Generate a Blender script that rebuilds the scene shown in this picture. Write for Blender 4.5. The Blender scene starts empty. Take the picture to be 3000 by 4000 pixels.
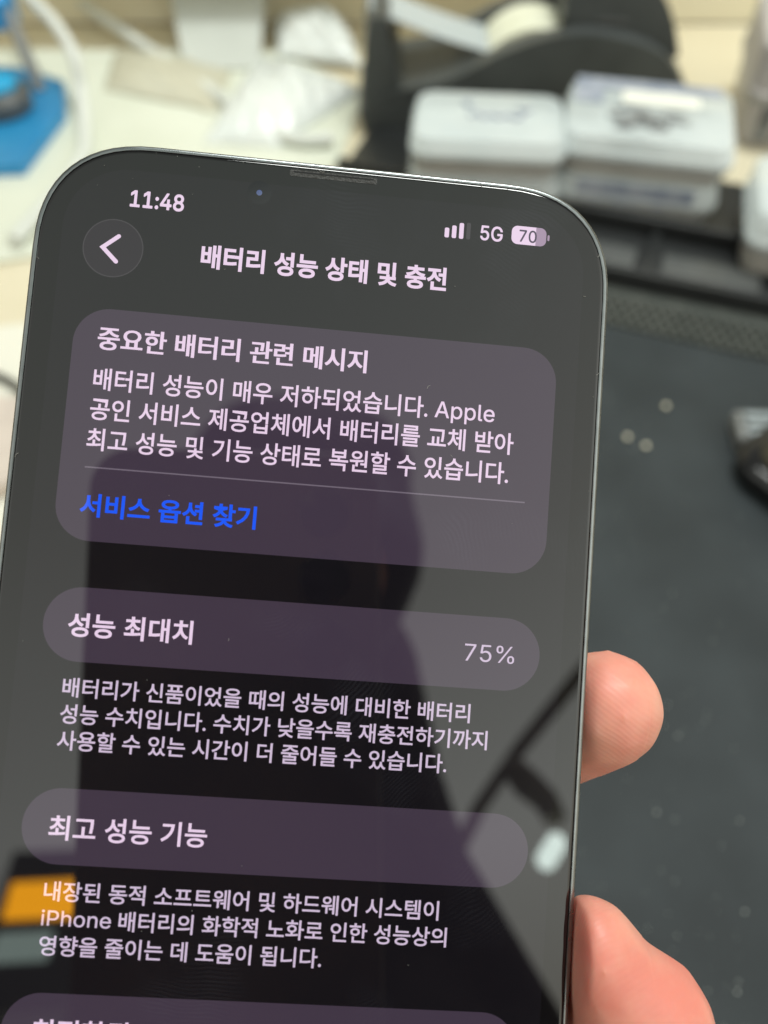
import bpy, bmesh, math, random
from mathutils import Vector, Matrix, Euler
random.seed(7)
SC = bpy.context.scene
COL = SC.collection
R_ = math.radians

# ------------------------------------------------------------------ camera
CAM_H, PITCH = 0.335, 52.0
cd = bpy.data.cameras.new('camera')
cam = bpy.data.objects.new('camera', cd)
COL.objects.link(cam)
cam.location = (0, 0, CAM_H)
cam.rotation_euler = (R_(90 - PITCH), 0, 0)
cd.sensor_fit = 'VERTICAL'
cd.sensor_height = 36.0
cd.lens = 36.0 * 3400 / 4000
cd.clip_start, cd.clip_end = 0.005, 60
cd.dof.use_dof = True
cd.dof.focus_distance = 0.1085
cd.dof.aperture_fstop = cd.lens / 2.3
cd.dof.aperture_blades = 0
SC.camera = cam
CAMM = Matrix.Translation((0, 0, CAM_H)) @ Euler((R_(90 - PITCH), 0, 0)).to_matrix().to_4x4()
F_PX = 3400 / 3000 * 1659            # focal length in the pixels used below (1659 x 2212)


def ray(u, v):
    return (CAMM.to_3x3() @ Vector(((u - 829.5) / F_PX, (1106 - v) / F_PX, -1))).normalized()


def at(u, v, z=0.0):                 # point of the place seen at that spot, at height z
    d = ray(u, v); o = CAMM.translation
    return o + d * ((z - o.z) / d.z)


def aty(u, v, y):                    # the same on an upright plane
    d = ray(u, v); o = CAMM.translation
    return o + d * ((y - o.y) / d.y)


# ------------------------------------------------------------------ light
W = bpy.data.worlds.new('World'); SC.world = W; W.use_nodes = True
wn = W.node_tree.nodes; wl = W.node_tree.links
tc = wn.new('ShaderNodeTexCoord'); sep = wn.new('ShaderNodeSeparateXYZ')
wl.new(tc.outputs['Generated'], sep.inputs[0])
wr = wn.new('ShaderNodeValToRGB'); wl.new(sep.outputs['Z'], wr.inputs[0])
cr = wr.color_ramp
cr.elements[0].position = 0.0; cr.elements[0].color = (.30, .26, .20, 1)
cr.elements[1].position = 1.0; cr.elements[1].color = (.46, .51, .46, 1)
for ps, c_ in ((.38, (.72, .67, .55)), (.62, (1.10, 1.13, 1.04)), (.84, (.68, .69, .63))):
    e = cr.elements.new(ps); e.color = (*c_, 1)
side = wn.new('ShaderNodeMapRange'); side.interpolation_type = 'SMOOTHSTEP'      # the room is lit from behind the holder
side.inputs['From Min'].default_value = -.25; side.inputs['From Max'].default_value = .45
side.inputs['To Min'].default_value = 1.0; side.inputs['To Max'].default_value = .20
wl.new(sep.outputs['Y'], side.inputs['Value'])
mulw = wn.new('ShaderNodeMix'); mulw.data_type = 'RGBA'; mulw.blend_type = 'MULTIPLY'; mulw.inputs[0].default_value = 1.0
wl.new(wr.outputs[0], mulw.inputs[6]); wl.new(side.outputs[0], mulw.inputs[7])
sx_ = wn.new('ShaderNodeMapRange'); sx_.inputs['From Min'].default_value = -.5; sx_.inputs['From Max'].default_value = .5
sx_.inputs['To Min'].default_value = .74; sx_.inputs['To Max'].default_value = 1.26
wl.new(sep.outputs['X'], sx_.inputs['Value'])
mulx = wn.new('ShaderNodeMix'); mulx.data_type = 'RGBA'; mulx.blend_type = 'MULTIPLY'; mulx.inputs[0].default_value = 1.0
wl.new(mulw.outputs[2], mulx.inputs[6]); wl.new(sx_.outputs[0], mulx.inputs[7])
wl.new(mulx.outputs[2], wn['Background'].inputs[0])
wn['Background'].inputs[1].default_value = 1.46


def area(name, loc, target, sx, sy, power, col):
    ld = bpy.data.lights.new(name, 'AREA'); ld.shape = 'RECTANGLE'
    ld.size, ld.size_y, ld.energy, ld.color = sx, sy, power, col
    o = bpy.data.objects.new(name, ld); COL.objects.link(o)
    o.location = loc
    o.rotation_euler = (Vector(target) - Vector(loc)).to_track_quat('-Z', 'Y').to_euler()
    return o


area('ceiling_tube_light', (.30, .70, 1.75), (.08, .30, .1), 0.75, .24, 21, (.97, 1, .95))

SC.view_settings.view_transform = 'Standard'
SC.view_settings.look = 'None'
SC.view_settings.exposure = 0.0
SC.view_settings.gamma = 1.0
SC.view_settings.use_curve_mapping = False
SC.render.engine = 'CYCLES'
SC.cycles.max_bounces = 10
SC.cycles.use_denoising = True
SC.render.filter_size = 1.6


# ------------------------------------------------------------------ materials
def setin(b, **kw):
    for k, v in kw.items():
        k = k.replace('_', ' ')
        if k in b.inputs:
            b.inputs[k].default_value = v


def mat(name, col, rough=.5, metal=0.0, ior=1.5, var=0.0, scale=60, bump=0.0, bscale=300, alpha=None, sss=0.0, coord='Object', col2=None, rvar=0.0):
    m = bpy.data.materials.new(name); m.use_nodes = True
    n, l = m.node_tree.nodes, m.node_tree.links
    b = n['Principled BSDF']
    setin(b, Base_Color=(*col, 1), Roughness=rough, Metallic=metal, IOR=ior)
    t = n.new('ShaderNodeTexCoord')
    if var or col2:
        nz = n.new('ShaderNodeTexNoise'); nz.inputs['Scale'].default_value = scale; nz.inputs['Detail'].default_value = 5
        l.new(t.outputs[coord], nz.inputs['Vector'])
        rp = n.new('ShaderNodeValToRGB')
        c2 = col2 if col2 else tuple(min(1, c * (1 + var)) for c in col)
        c1 = col if col2 else tuple(c * (1 - var) for c in col)
        rp.color_ramp.elements[0].position = .35; rp.color_ramp.elements[1].position = .65
        rp.color_ramp.elements[0].color = (*c1, 1); rp.color_ramp.elements[1].color = (*c2, 1)
        l.new(nz.outputs['Fac'], rp.inputs[0]); l.new(rp.outputs[0], b.inputs['Base Color'])
        if rvar:
            mr = n.new('ShaderNodeMapRange')
            mr.inputs['To Min'].default_value = max(0, rough - rvar); mr.inputs['To Max'].default_value = rough + rvar
            l.new(nz.outputs['Fac'], mr.inputs['Value']); l.new(mr.outputs[0], b.inputs['Roughness'])
    if bump:
        bn = n.new('ShaderNodeTexNoise'); bn.inputs['Scale'].default_value = bscale; bn.inputs['Detail'].default_value = 4
        l.new(t.outputs[coord], bn.inputs['Vector'])
        bp = n.new('ShaderNodeBump'); bp.inputs['Strength'].default_value = bump; bp.inputs['Distance'].default_value = .001
        l.new(bn.outputs['Fac'], bp.inputs['Height']); l.new(bp.outputs[0], b.inputs['Normal'])
    if sss:
        setin(b, Subsurface_Weight=sss)
        b.inputs['Subsurface Radius'].default_value = (1.0, .35, .2)
        b.inputs['Subsurface Scale'].default_value = .003
    if alpha is not None:
        b.inputs['Alpha'].default_value = alpha
    return m


def screen_mat(name, emit, strength=1.0):
    """Front of the phone: emissive pixels under one glossy, finger-marked pane."""
    m = bpy.data.materials.new(name); m.use_nodes = True
    n, l = m.node_tree.nodes, m.node_tree.links
    b = n['Principled BSDF']
    t = n.new('ShaderNodeTexCoord')
    setin(b, Base_Color=(.002, .002, .0025, 1), Roughness=.02, IOR=1.66, Emission_Strength=strength)
    b.inputs['Emission Color'].default_value = (*emit, 1)
    # finger smears: whorls of fine ridges inside soft blotches
    nz = n.new('ShaderNodeTexNoise'); nz.inputs['Scale'].default_value = 58; nz.inputs['Detail'].default_value = 4
    l.new(t.outputs['Object'], nz.inputs['Vector'])
    mask = n.new('ShaderNodeMapRange'); mask.inputs['From Min'].default_value = .55; mask.inputs['From Max'].default_value = .78
    l.new(nz.outputs['Fac'], mask.inputs['Value'])
    wv = n.new('ShaderNodeTexWave'); wv.wave_type = 'RINGS'; wv.rings_direction = 'Z'
    wv.inputs['Scale'].default_value = 640; wv.inputs['Distortion'].default_value = 42; wv.inputs['Detail'].default_value = 3
    wv.inputs['Detail Scale'].default_value = .09
    mp = n.new('ShaderNodeMapping'); mp.inputs['Location'].default_value = (.004, .055, 0)
    l.new(t.outputs['Object'], mp.inputs[0]); l.new(mp.outputs[0], wv.inputs['Vector'])
    mu = n.new('ShaderNodeMath'); mu.operation = 'MULTIPLY'
    l.new(mask.outputs[0], mu.inputs[0]); l.new(wv.outputs['Fac'], mu.inputs[1])
    rp = n.new('ShaderNodeMix'); rp.data_type = 'RGBA'
    rp.inputs[6].default_value = (.002, .002, .0025, 1); rp.inputs[7].default_value = (.013, .014, .018, 1)
    l.new(mu.outputs[0], rp.inputs[0]); l.new(rp.outputs[2], b.inputs['Base Color'])
    rr = n.new('ShaderNodeMapRange'); rr.inputs['To Min'].default_value = .015; rr.inputs['To Max'].default_value = .06
    l.new(mu.outputs[0], rr.inputs['Value']); l.new(rr.outputs[0], b.inputs['Roughness'])
    return m


M = {}
M['glass'] = screen_mat('black_display_glass', (.0012, .0010, .0012))
M['area'] = screen_mat('black_pixels', (.0048, .004, .0056))
M['card'] = screen_mat('panel_pixels', (.050, .035, .056))
M['circle'] = screen_mat('button_pixels', (.020, .016, .021))
M['circle_rim'] = screen_mat('button_rim_pixels', (.05, .045, .05))
M['text'] = screen_mat('white_pixels', (.80, .62, .80))
M['text_dim'] = screen_mat('soft_white_pixels', (.62, .50, .66))
M['blue'] = screen_mat('blue_pixels', (.012, .10, .92))
M['line'] = screen_mat('line_pixels', (.16, .13, .17))
M['mauve'] = screen_mat('mauve_pixels', (.36, .26, .37))
M['dim_bar'] = screen_mat('dim_bar_pixels', (.05, .045, .05))
M['dark_px'] = screen_mat('dark_pixels', (.06, .045, .08))
M['frame'] = mat('graphite_steel', (.255, .275, .28), .28, 1.0, var=.1, scale=400, rvar=.06)
M['antenna'] = mat('antenna_resin', (.22, .25, .24), .45)
M['slot'] = mat('speaker_mesh', (.035, .036, .035), .5, var=.3, scale=3000, bump=.4, bscale=4000)
M['lens'] = mat('camera_glass', (.03, .06, .22), .05, ior=2.2)
M['lens_ring'] = mat('camera_ring', (.02, .022, .03), .12, ior=1.9)
M['lint'] = mat('lint', (.32, .32, .30), .8)
M['black_plastic'] = mat('black_plastic', (.062, .070, .071), .42, var=.15, scale=30, rvar=.06)
M['tray_black'] = mat('tray_black', (.018, .02, .021), .4, var=.15, scale=30)
M['black_gloss'] = mat('black_gloss', (.012, .012, .013), .1)
M['grey_plastic'] = mat('grey_plastic', (.085, .09, .09), .45, var=.1)
M['mid_grey'] = mat('mid_grey_plastic', (.22, .23, .23), .45, var=.1)
M['mat'] = mat('rubber_mat', (.0135, .020, .024), .66, col2=(.025, .034, .0395), scale=22, bump=.25, bscale=900)
M['mat_ridge'] = mat('rubber_mat_ridge', (.045, .053, .048), .6, col2=(.075, .082, .074), scale=80, bump=.3, bscale=500)
M['desk'] = mat('pale_wood', (.66, .59, .42), .5, col2=(.73, .67, .51), scale=8, bump=.1, bscale=60)
M['panel'] = mat('panel_wood', (.82, .77, .58), .5, col2=(.87, .83, .68), scale=6)
M['sheet'] = mat('white_sheet', (.63, .66, .56), .42, col2=(.72, .75, .66), scale=9, bump=.05, bscale=40)
M['paper'] = mat('white_paper', (.78, .77, .68), .6)
M['blue_metal'] = mat('blue_anodised', (.02, .22, .50), .32, .25, col2=(.03, .29, .60), scale=12)
M['bright_blue'] = mat('bright_blue', (.01, .33, .62), .3)
M['cable'] = mat('white_cable', (.66, .69, .66), .4, var=.04, scale=20)
M['dark_cable'] = mat('dark_cable', (.05, .05, .045), .5)
M['bag'] = mat('clear_bag_film', (.80, .85, .84), .2, col2=(.86, .90, .88), scale=30, alpha=.85, bump=.2, bscale=60)
M['bag_beige'] = mat('beige_bag_film', (.60, .58, .46), .35, col2=(.70, .69, .57), scale=26, alpha=.8, bump=.3, bscale=70)
M['grey_pouch'] = mat('grey_pouch', (.48, .51, .48), .4, col2=(.56, .59, .56), scale=12)
M['clear_box'] = mat('frosted_plastic', (.76, .85, .88), .25, col2=(.84, .91, .93), scale=25, alpha=.52)
M['milky_box'] = mat('milky_plastic', (.54, .53, .49), .4, col2=(.62, .61, .57), scale=25, alpha=.78)
M['band'] = mat('gap_shade_plastic', (.36, .38, .38), .25, col2=(.46, .48, .48), scale=30, alpha=.8)  # grey carries the shade of the gap between lid and body
M['smoke_box'] = mat('grey_frosted_plastic', (.40, .39, .39), .35, col2=(.48, .46, .46), scale=18)
M['sticker'] = mat('sticker_paper', (.82, .83, .76), .6)
M['ink'] = mat('blue_grey_ink', (.16, .19, .30), .5, col2=(.3, .33, .42), scale=160)
M['contents'] = mat('dark_spare_parts', (.05, .055, .06), .5, col2=(.30, .32, .33), scale=130)
M['bluegrey'] = mat('blue_grey_parts', (.20, .24, .33), .5, col2=(.38, .41, .48), scale=90)
M['tape_roll'] = mat('cream_tape', (.70, .72, .58), .35, col2=(.76, .78, .66), scale=40)
M['tape_film'] = mat('tape_film', (.55, .62, .66), .15, alpha=.7)
M['brass'] = mat('pale_screw', (.80, .77, .62), .45, .3)
M['dust'] = mat('dust_specks', (.62, .66, .62), .7)
M['orange'] = mat('orange_card', (.95, .42, .01), .6)
for k_, c_, e_ in (('orange', (1, .40, .004), 11.0), ('pale_px', (.78, 1, .90), 2.2)):
    M[k_] = mat(k_ + '_lit', (.02, .02, .02), .4); b = M[k_].node_tree.nodes['Principled BSDF']
    b.inputs['Emission Color'].default_value = (*c_, 1); b.inputs['Emission Strength'].default_value = e_
M['pale_green'] = mat('pale_grey_green_steel', (.42, .46, .40), .5, var=.05, scale=3)
M['lamp_white'] = mat('lamp_diffuser', (.9, .95, .92), .5)
b = M['lamp_white'].node_tree.nodes['Principled BSDF']
b.inputs['Emission Color'].default_value = (.85, 1, .93, 1); b.inputs['Emission Strength'].default_value = 12
M['arm_grey'] = mat('dull_brown_grey_paint', (.34, .31, .27), .5)
M['cloth'] = mat('dark_knit', (.034, .026, .028), .9, var=.3, scale=60, bump=.4, bscale=400)
M['hair'] = mat('black_hair', (.008, .007, .008), .6, bump=.5, bscale=500)
M['olive_reflection'] = mat('olive_reflection_screen', (.045, .038, .016), .3, col2=(.012, .012, .011), scale=35)  # olive tint paints a reflection into the dark screen colour


def skin_mat():
    m = bpy.data.materials.new('skin'); m.use_nodes = True
    n, l = m.node_tree.nodes, m.node_tree.links
    b = n['Principled BSDF']; t = n.new('ShaderNodeTexCoord')
    nz = n.new('ShaderNodeTexNoise'); nz.inputs['Scale'].default_value = 66; nz.inputs['Detail'].default_value = 5
    nz.inputs['Roughness'].default_value = .55
    l.new(t.outputs['Object'], nz.inputs['Vector'])
    rp = n.new('ShaderNodeValToRGB')
    rp.color_ramp.elements[0].position = .34; rp.color_ramp.elements[0].color = (.86, .45, .345, 1)
    rp.color_ramp.elements[1].position = .66; rp.color_ramp.elements[1].color = (.80, .285, .225, 1)
    l.new(nz.outputs['Fac'], rp.inputs[0]); l.new(rp.outputs[0], b.inputs['Base Color'])
    setin(b, Roughness=.41, Subsurface_Weight=.55, IOR=1.42)
    b.inputs['Subsurface Radius'].default_value = (1.0, .36, .22); b.inputs['Subsurface Scale'].default_value = .0035
    # friction ridges plus fine creases
    wv = n.new('ShaderNodeTexWave'); wv.wave_type = 'RINGS'; wv.rings_direction = 'SPHERICAL'
    wv.inputs['Scale'].default_value = 560; wv.inputs['Distortion'].default_value = 7
    wv.inputs['Detail'].default_value = 1.5; wv.inputs['Detail Scale'].default_value = .25
    mp = n.new('ShaderNodeMapping'); mp.inputs['Location'].default_value = (-.030, .083, .010)
    l.new(t.outputs['Object'], mp.inputs[0]); l.new(mp.outputs[0], wv.inputs['Vector'])
    n2 = n.new('ShaderNodeTexNoise'); n2.inputs['Scale'].default_value = 900; n2.inputs['Detail'].default_value = 4
    l.new(t.outputs['Object'], n2.inputs['Vector'])
    ad = n.new('ShaderNodeMath'); ad.operation = 'MULTIPLY_ADD'; ad.inputs[1].default_value = .5
    l.new(n2.outputs['Fac'], ad.inputs[0]); l.new(wv.outputs['Fac'], ad.inputs[2])
    bp = n.new('ShaderNodeBump'); bp.inputs['Strength'].default_value = .075; bp.inputs['Distance'].default_value = .0002
    l.new(ad.outputs[0], bp.inputs['Height']); l.new(bp.outputs[0], b.inputs['Normal'])
    return m


M['skin'] = skin_mat()


# ------------------------------------------------------------------ helpers
def link(name, me, m=None, parent=None):
    o = bpy.data.objects.new(name, me); COL.objects.link(o)
    if m is not None and me is not None:
        for x in (m if isinstance(m, (list, tuple)) else [m]):
            me.materials.append(x)
    if parent is not None:
        o.parent = parent
    return o


def tobj(name, bm, m=None, parent=None, smooth=True, angle=35):
    me = bpy.data.meshes.new(name)
    bmesh.ops.recalc_face_normals(bm, faces=bm.faces[:])
    bm.to_mesh(me); bm.free()
    if smooth:
        for p in me.polygons:
            p.use_smooth = True
        me.set_sharp_from_angle(angle=R_(angle))
    return link(name, me, m, parent)


def empty(name, loc=(0, 0, 0), rz=0.0, mw=None):
    o = bpy.data.objects.new(name, None); COL.objects.link(o)
    o.empty_display_size = .01
    if mw is not None:
        o.matrix_world = mw
    else:
        o.location = loc; o.rotation_euler = (0, 0, rz)
    return o


def tag(o, label=None, cat=None, group=None, kind=None):
    if label: o['label'] = label
    if cat: o['category'] = cat
    if group: o['group'] = group
    if kind: o['kind'] = kind
    return o


def loft(bm, loops, cap0=True, cap1=True):
    vs = [[bm.verts.new(p) for p in lp] for lp in loops]
    n = len(vs[0])
    for a, c in zip(vs, vs[1:]):
        for i in range(n):
            bm.faces.new((a[i], a[(i + 1) % n], c[(i + 1) % n], c[i]))
    if cap0: bm.faces.new(vs[0][::-1])
    if cap1: bm.faces.new(vs[-1])
    return vs


def rrect(w, h, r, z, seg=8, ex=2.0, cx=0.0, cy=0.0):
    pts = []
    r = min(r, w / 2, h / 2)
    for qx, qy, a0 in ((1, 1, 0), (-1, 1, 90), (-1, -1, 180), (1, -1, 270)):
        for i in range(seg + 1):
            a = R_(a0 + 90 * i / seg); c, s = math.cos(a), math.sin(a)
            px = math.copysign(abs(c) ** (2 / ex), c); py = math.copysign(abs(s) ** (2 / ex), s)
            pts.append((cx + qx * (w / 2 - r) + r * px, cy + qy * (h / 2 - r) + r * py, z))
    return pts


def box(bm, x0, x1, y0, y1, z0, z1, bev=0.0):
    r = bmesh.ops.create_cube(bm, size=1.0)
    bmesh.ops.scale(bm, vec=(x1 - x0, y1 - y0, z1 - z0), verts=r['verts'])
    bmesh.ops.translate(bm, vec=((x0 + x1) / 2, (y0 + y1) / 2, (z0 + z1) / 2), verts=r['verts'])
    if bev:
        es = list({e for v in r['verts'] for e in v.link_edges})
        bmesh.ops.bevel(bm, geom=es, offset=bev, segments=3, affect='EDGES', profile=.5)


def tube(bm, pts, rad, n=14, closed_ends=True):
    P = [Vector(p) for p in pts]
    rads = rad if isinstance(rad, (list, tuple)) else [rad] * len(P)
    up = Vector((.13, .21, 1)).normalized(); loops = []
    for i, p in enumerate(P):
        t = (P[min(i + 1, len(P) - 1)] - P[max(i - 1, 0)]).normalized()
        s = t.cross(up).normalized(); u = s.cross(t)
        loops.append([p + (s * math.cos(2 * math.pi * k / n) + u * math.sin(2 * math.pi * k / n)) * rads[i] for k in range(n)])
    loft(bm, loops, closed_ends, closed_ends)


def spline(ctrl, n=10):
    P = [Vector(p) for p in ctrl]; P = [2 * P[0] - P[1]] + P + [2 * P[-1] - P[-2]]
    out = []
    for i in range(1, len(P) - 2):
        for k in range(n):
            t = k / n
            a, b_, c, d = P[i - 1], P[i], P[i + 1], P[i + 2]
            out.append(.5 * ((2 * b_) + (c - a) * t + (2 * a - 5 * b_ + 4 * c - d) * t * t + (3 * b_ - a - 3 * c + d) * t ** 3))
    out.append(P[-2]); return out


def lathe(bm, prof, n=40, centre=(0, 0, 0)):
    c = Vector(centre)
    loops = [[c + Vector((r * math.cos(2 * math.pi * k / n), r * math.sin(2 * math.pi * k / n), z)) for k in range(n)] for r, z in prof]
    loft(bm, loops)


def capsules(chains):
    """Dense spheres along tapered bones, ready to be fused into one skin."""
    bm = bmesh.new()
    for ch in chains:
        for (p, r), (q, s) in zip(ch, ch[1:]):
            p, q = Vector(p), Vector(q)
            k = max(2, int((q - p).length / (min(r, s) * .22)) + 1)
            for i in range(k + 1):
                f = i / k
                bmesh.ops.create_icosphere(bm, subdivisions=2, radius=r + (s - r) * f, matrix=Matrix.Translation(p.lerp(q, f)))
    return bm


def fused(bm, voxel, smooth, sub=0):
    me = bpy.data.meshes.new('tmp'); bm.to_mesh(me); bm.free()
    o = bpy.data.objects.new('tmp', me); COL.objects.link(o)
    md = o.modifiers.new('r', 'REMESH'); md.mode = 'VOXEL'; md.voxel_size = voxel; md.use_smooth_shade = True
    sm = o.modifiers.new('s', 'SMOOTH'); sm.iterations = smooth; sm.factor = .6
    if sub:
        sb = o.modifiers.new('u', 'SUBSURF'); sb.levels = sub
    dg = bpy.context.evaluated_depsgraph_get()
    out = bpy.data.meshes.new_from_object(o.evaluated_get(dg))
    bpy.data.objects.remove(o); bpy.data.meshes.remove(me)
    for p in out.polygons: p.use_smooth = True
    return out


# ------------------------------------------------------------------ the setting: desk
bm = bmesh.new(); box(bm, -1.1, 1.1, -.22, .80, -.035, 0, .002)
desk = tobj('desk', bm, M['desk']); tag(desk, 'pale wooden desk top under everything, seen behind the phone', 'desk', kind='structure')

# upright wooden panel at the back of the desk
t = empty('back_panel', (0, .80, 0))
tag(t, 'pale wooden panel standing along the far edge of the desk', 'panel')
bm = bmesh.new(); box(bm, -1.1, 1.1, .001, .022, 0, .5, .001); tobj('board', bm, M['panel'], t)
bm = bmesh.new(); box(bm, -1.1, .22, -.05, 0, .062, .076, .001); tobj('ledge', bm, M['panel'], t)

# white sheet on the left of the desk (outline on the desk plane), with thickness
def slab_poly(name, pts2, z0, z1, m, parent=None):
    bm = bmesh.new()
    loft(bm, [[(x, y, z0) for x, y in pts2], [(x, y, z1) for x, y in pts2]])
    return tobj(name, bm, m, parent, smooth=False)

def xy(u, v, z=0):
    p = at(u, v, z); return (p.x, p.y)

o = slab_poly('work_sheet', [xy(-420, 640), xy(75, 560), xy(560, 560), xy(738, 345), xy(775, 235), xy(772, 196), xy(600, 118), xy(-300, 112)], 0.0005, .003, M['sheet'])
tag(o, 'large cream white sheet covering the far left of the desk', 'desk sheet')
o = slab_poly('paper_sheet', [xy(-300, 735), xy(200, 690), xy(260, 1500), xy(-300, 1500)], 0.0005, .0014, M['paper'])
tag(o, 'white paper sheet beside the left edge of the phone', 'paper')

# ------------------------------------------------------------------ black rubber mat, turned on the desk
MROT = R_(-20)
c0 = at(1311, 640); 
mroot = empty('rubber_mat', (c0.x, c0.y, 0), MROT)
tag(mroot, 'dark grey rubber work mat covering the right side of the desk', 'mat')
bm = bmesh.new(); box(bm, -.16, .42, -.62, -.030, .0006, .0032, .0006); tobj('mat_surface', bm, M['mat'], mroot)
bm = bmesh.new()
for k in range(5):
    for j in range(92):
        x = -.158 + j * .0063 + (k % 2) * .0031; y = -.0035 - k * .0058
        box(bm, x, x + .0048, y - .0022, y + .0022, .0006, .0052, .0009)
box(bm, -.16, .42, -.0298, .0115, .0005, .0016)
tobj('ridged_border', bm, M['mat_ridge'], mroot)

# dust on the mat
bm = bmesh.new()
for k in range(240):
    u = random.uniform(1230, 1720); v = random.uniform(760, 2300)
    p = at(u, v, .0038); s = random.choice([.0001, .00015, .0002, .0003]) * random.uniform(.6, 1.4)
    bmesh.ops.create_icosphere(bm, subdivisions=1, radius=s, matrix=Matrix.Translation(p) @ Matrix.Diagonal((1, random.uniform(.5, 1.6), .5, 1)))
o = tobj('dust', bm, M['dust']); tag(o, 'pale dust and crumbs scattered over the dark mat', 'dust', kind='stuff')

# three tiny screws lying on the mat
for (u, v, lab) in ((1437, 881, 'tiny pale screw on the mat, farthest of the three from the finger'),
                    (1394, 967, 'tiny bright screw on the mat, nearest of the three to the finger'),
                    (1354, 948, 'tiny dull screw on the mat, nearest of the three to the phone')):
    p = at(u, v, .0033)
    bm = bmesh.new(); lathe(bm, [(.0006, .0), (.0006, .0012), (.0015, .0013), (.0013, .0020)], 12)
    o = tobj('screw', bm, M['brass']); o.location = p; o.rotation_euler = (0, 0, random.random())
    tag(o, lab, 'screw', 'tiny screws on the mat')

# ------------------------------------------------------------------ black parts tray at the mat's far edge
TROT = R_(-19)
c1 = at(1311, 545, .006)
tr = empty('parts_tray', (c1.x, c1.y, 0), TROT)
tag(tr, 'black plastic parts tray with slots, under the clear boxes', 'tray')
bm = bmesh.new(); box(bm, -.19, .30, -.026, .105, .0006, .007, .001); tobj('tray_floor', bm, M['tray_black'], tr)
bm = bmesh.new(); box(bm, -.19, .30, .024, .030, .0072, .019, .001); box(bm, -.19, .30, -.0262, -.0215, .0072, .014, .001)
for x in (-.15, -.075, .024, .10, .18): box(bm, x, x + .005, -.0213, .0238, .0072, .013, .0008)
tobj('tray_rim', bm, M['tray_black'], tr)
bm = bmesh.new()
for x0, x1 in ((-.065, .018), (.034, .092), (.11, .17)): box(bm, x0, x1, -.016, .004, .0072, .0105, .001)
tobj('slot_insert', bm, M['grey_plastic'], tr)


# ------------------------------------------------------------------ small clear boxes
def plastic_box(name, loc, w, d, h, rz, body_m, lid_m, label, group, extras=()):
    t = empty(name, loc, rz); tag(t, label, 'box', group)
    bm = bmesh.new()
    hb = h * .52
    loft(bm, [rrect(w * .90, d * .88, .009, 0), rrect(w * .93, d * .91, .010, .002), rrect(w * .955, d * .94, .011, hb)])
    tobj('box_body', bm, body_m, t)
    bm = bmesh.new()
    loft(bm, [rrect(w, d, .012, hb + .0004), rrect(w, d, .012, hb + .0035), rrect(w * .985, d * .98, .012, hb + .0042), rrect(w * .965, d * .955, .012, h - .002), rrect(w * .945, d * .93, .012, h - .0004), rrect(w * .92, d * .90, .012, h)])
    tobj('lid', bm, lid_m, t)
    bm = bmesh.new()
    loft(bm, [rrect(w * .972, d * .958, .011, hb - .0042), rrect(w * .985, d * .975, .0115, hb - .0036), rrect(w * .985, d * .975, .0115, hb - .0006), rrect(w * .972, d * .958, .011, hb - .0001)])
    tobj('gap_shade_band', bm, M['band'], t)  # added strip, painting the dark shadow line under the lid
    for nm, (x0, x1, y0, y1), m in extras:
        bm = bmesh.new()
        loft(bm, [rrect(x1 - x0, y1 - y0, .002, h + .0002, 3, 2, (x0 + x1) / 2, (y0 + y1) / 2), rrect(x1 - x0, y1 - y0, .002, h + .0006, 3, 2, (x0 + x1) / 2, (y0 + y1) / 2)])
        tobj(nm, bm, m, t)
    return t


def scrawl(t, h, segs, m, r=.0009):
    bm = bmesh.new()
    for s in segs:
        tube(bm, spline([(x, y, h + .0009) for x, y in s], 5), r, 6)
    return tobj('marking', bm, m, t)


G = 'small clear boxes behind the phone'
LX, LY = .066, .531
plastic_box('plastic_box', (LX, LY, .0078), .098, .064, .026, R_(-5), M['milky_box'], M['clear_box'],
            'milky clear box underneath the left box stack, beside the phone top', G)
bt = plastic_box('plastic_box', (LX, LY, .0342), .097, .064, .024, R_(-5), M['milky_box'], M['clear_box'],
                 'white clear lidded box topping the left stack with faint blue marks', G)
scrawl(bt, .0235, [[(-.016, .014), (-.013, .011), (-.0145, .016), (-.012, .013)], [(.018, .010), (.022, .006), (.026, .009)],
                   [(-.012, -.002), (-.007, .002), (-.003, -.003), (.002, .001), (.006, -.003), (.011, .001), (.016, -.003), (.021, .001)]], M['bluegrey'], .0014)
RX, RY = .1665, .531
plastic_box('plastic_box', (RX - .002, RY - .004, .0078), .103, .074, .027, R_(-12), M['milky_box'], M['clear_box'],
            'clear box with blue grey contents underneath the right box stack', G, [])
bt = plastic_box('plastic_box', (RX, RY, .0352), .106, .078, .026, R_(-12), M['milky_box'], M['clear_box'],
                 'clear box topping the right stack with white sticker and dark contents', G,
                 [('sticker', (-.018, .030, .008, .023), M['sticker'])])
# contents seen through the lids
bm = bmesh.new()
for k in range(26):
    x = -.026 + random.random() * .040; y = -.026 + random.random() * .026
    box(bm, x, x + random.uniform(.004, .012), y, y + random.uniform(.002, .006), .0262, .0262 + random.uniform(.0004, .0012))
tobj('contents', bm, M['contents'], bt, smooth=False)
bm = bmesh.new(); box(bm, -.048, .044, .024, .0365, .0262, .0267); box(bm, -.048, -.030, .004, .0235, .0262, .0267); tobj('stripe', bm, M['bluegrey'], bt, smooth=False)
low = [o for o in COL.objects if o.name.startswith('plastic_box')][2]
bm = bmesh.new()
for k in range(9):
    x = -.036 + k * .008
    box(bm, x, x + .0068, -.0368, -.0358, .0125 + random.uniform(0, .004), .0265)
tobj('contents', bm, M['bluegrey'], low, smooth=False)
bt = plastic_box('plastic_box', (.2665, .462, .0078), .095, .075, .040, R_(-14), M['milky_box'], M['clear_box'],
                 'white clear box alone on the tray at the right edge', G)
scrawl(bt, .0395, [[(-.028, -.012), (-.022, -.006), (-.018, -.014), (-.012, -.008)]], M['contents'], .0018)
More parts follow.
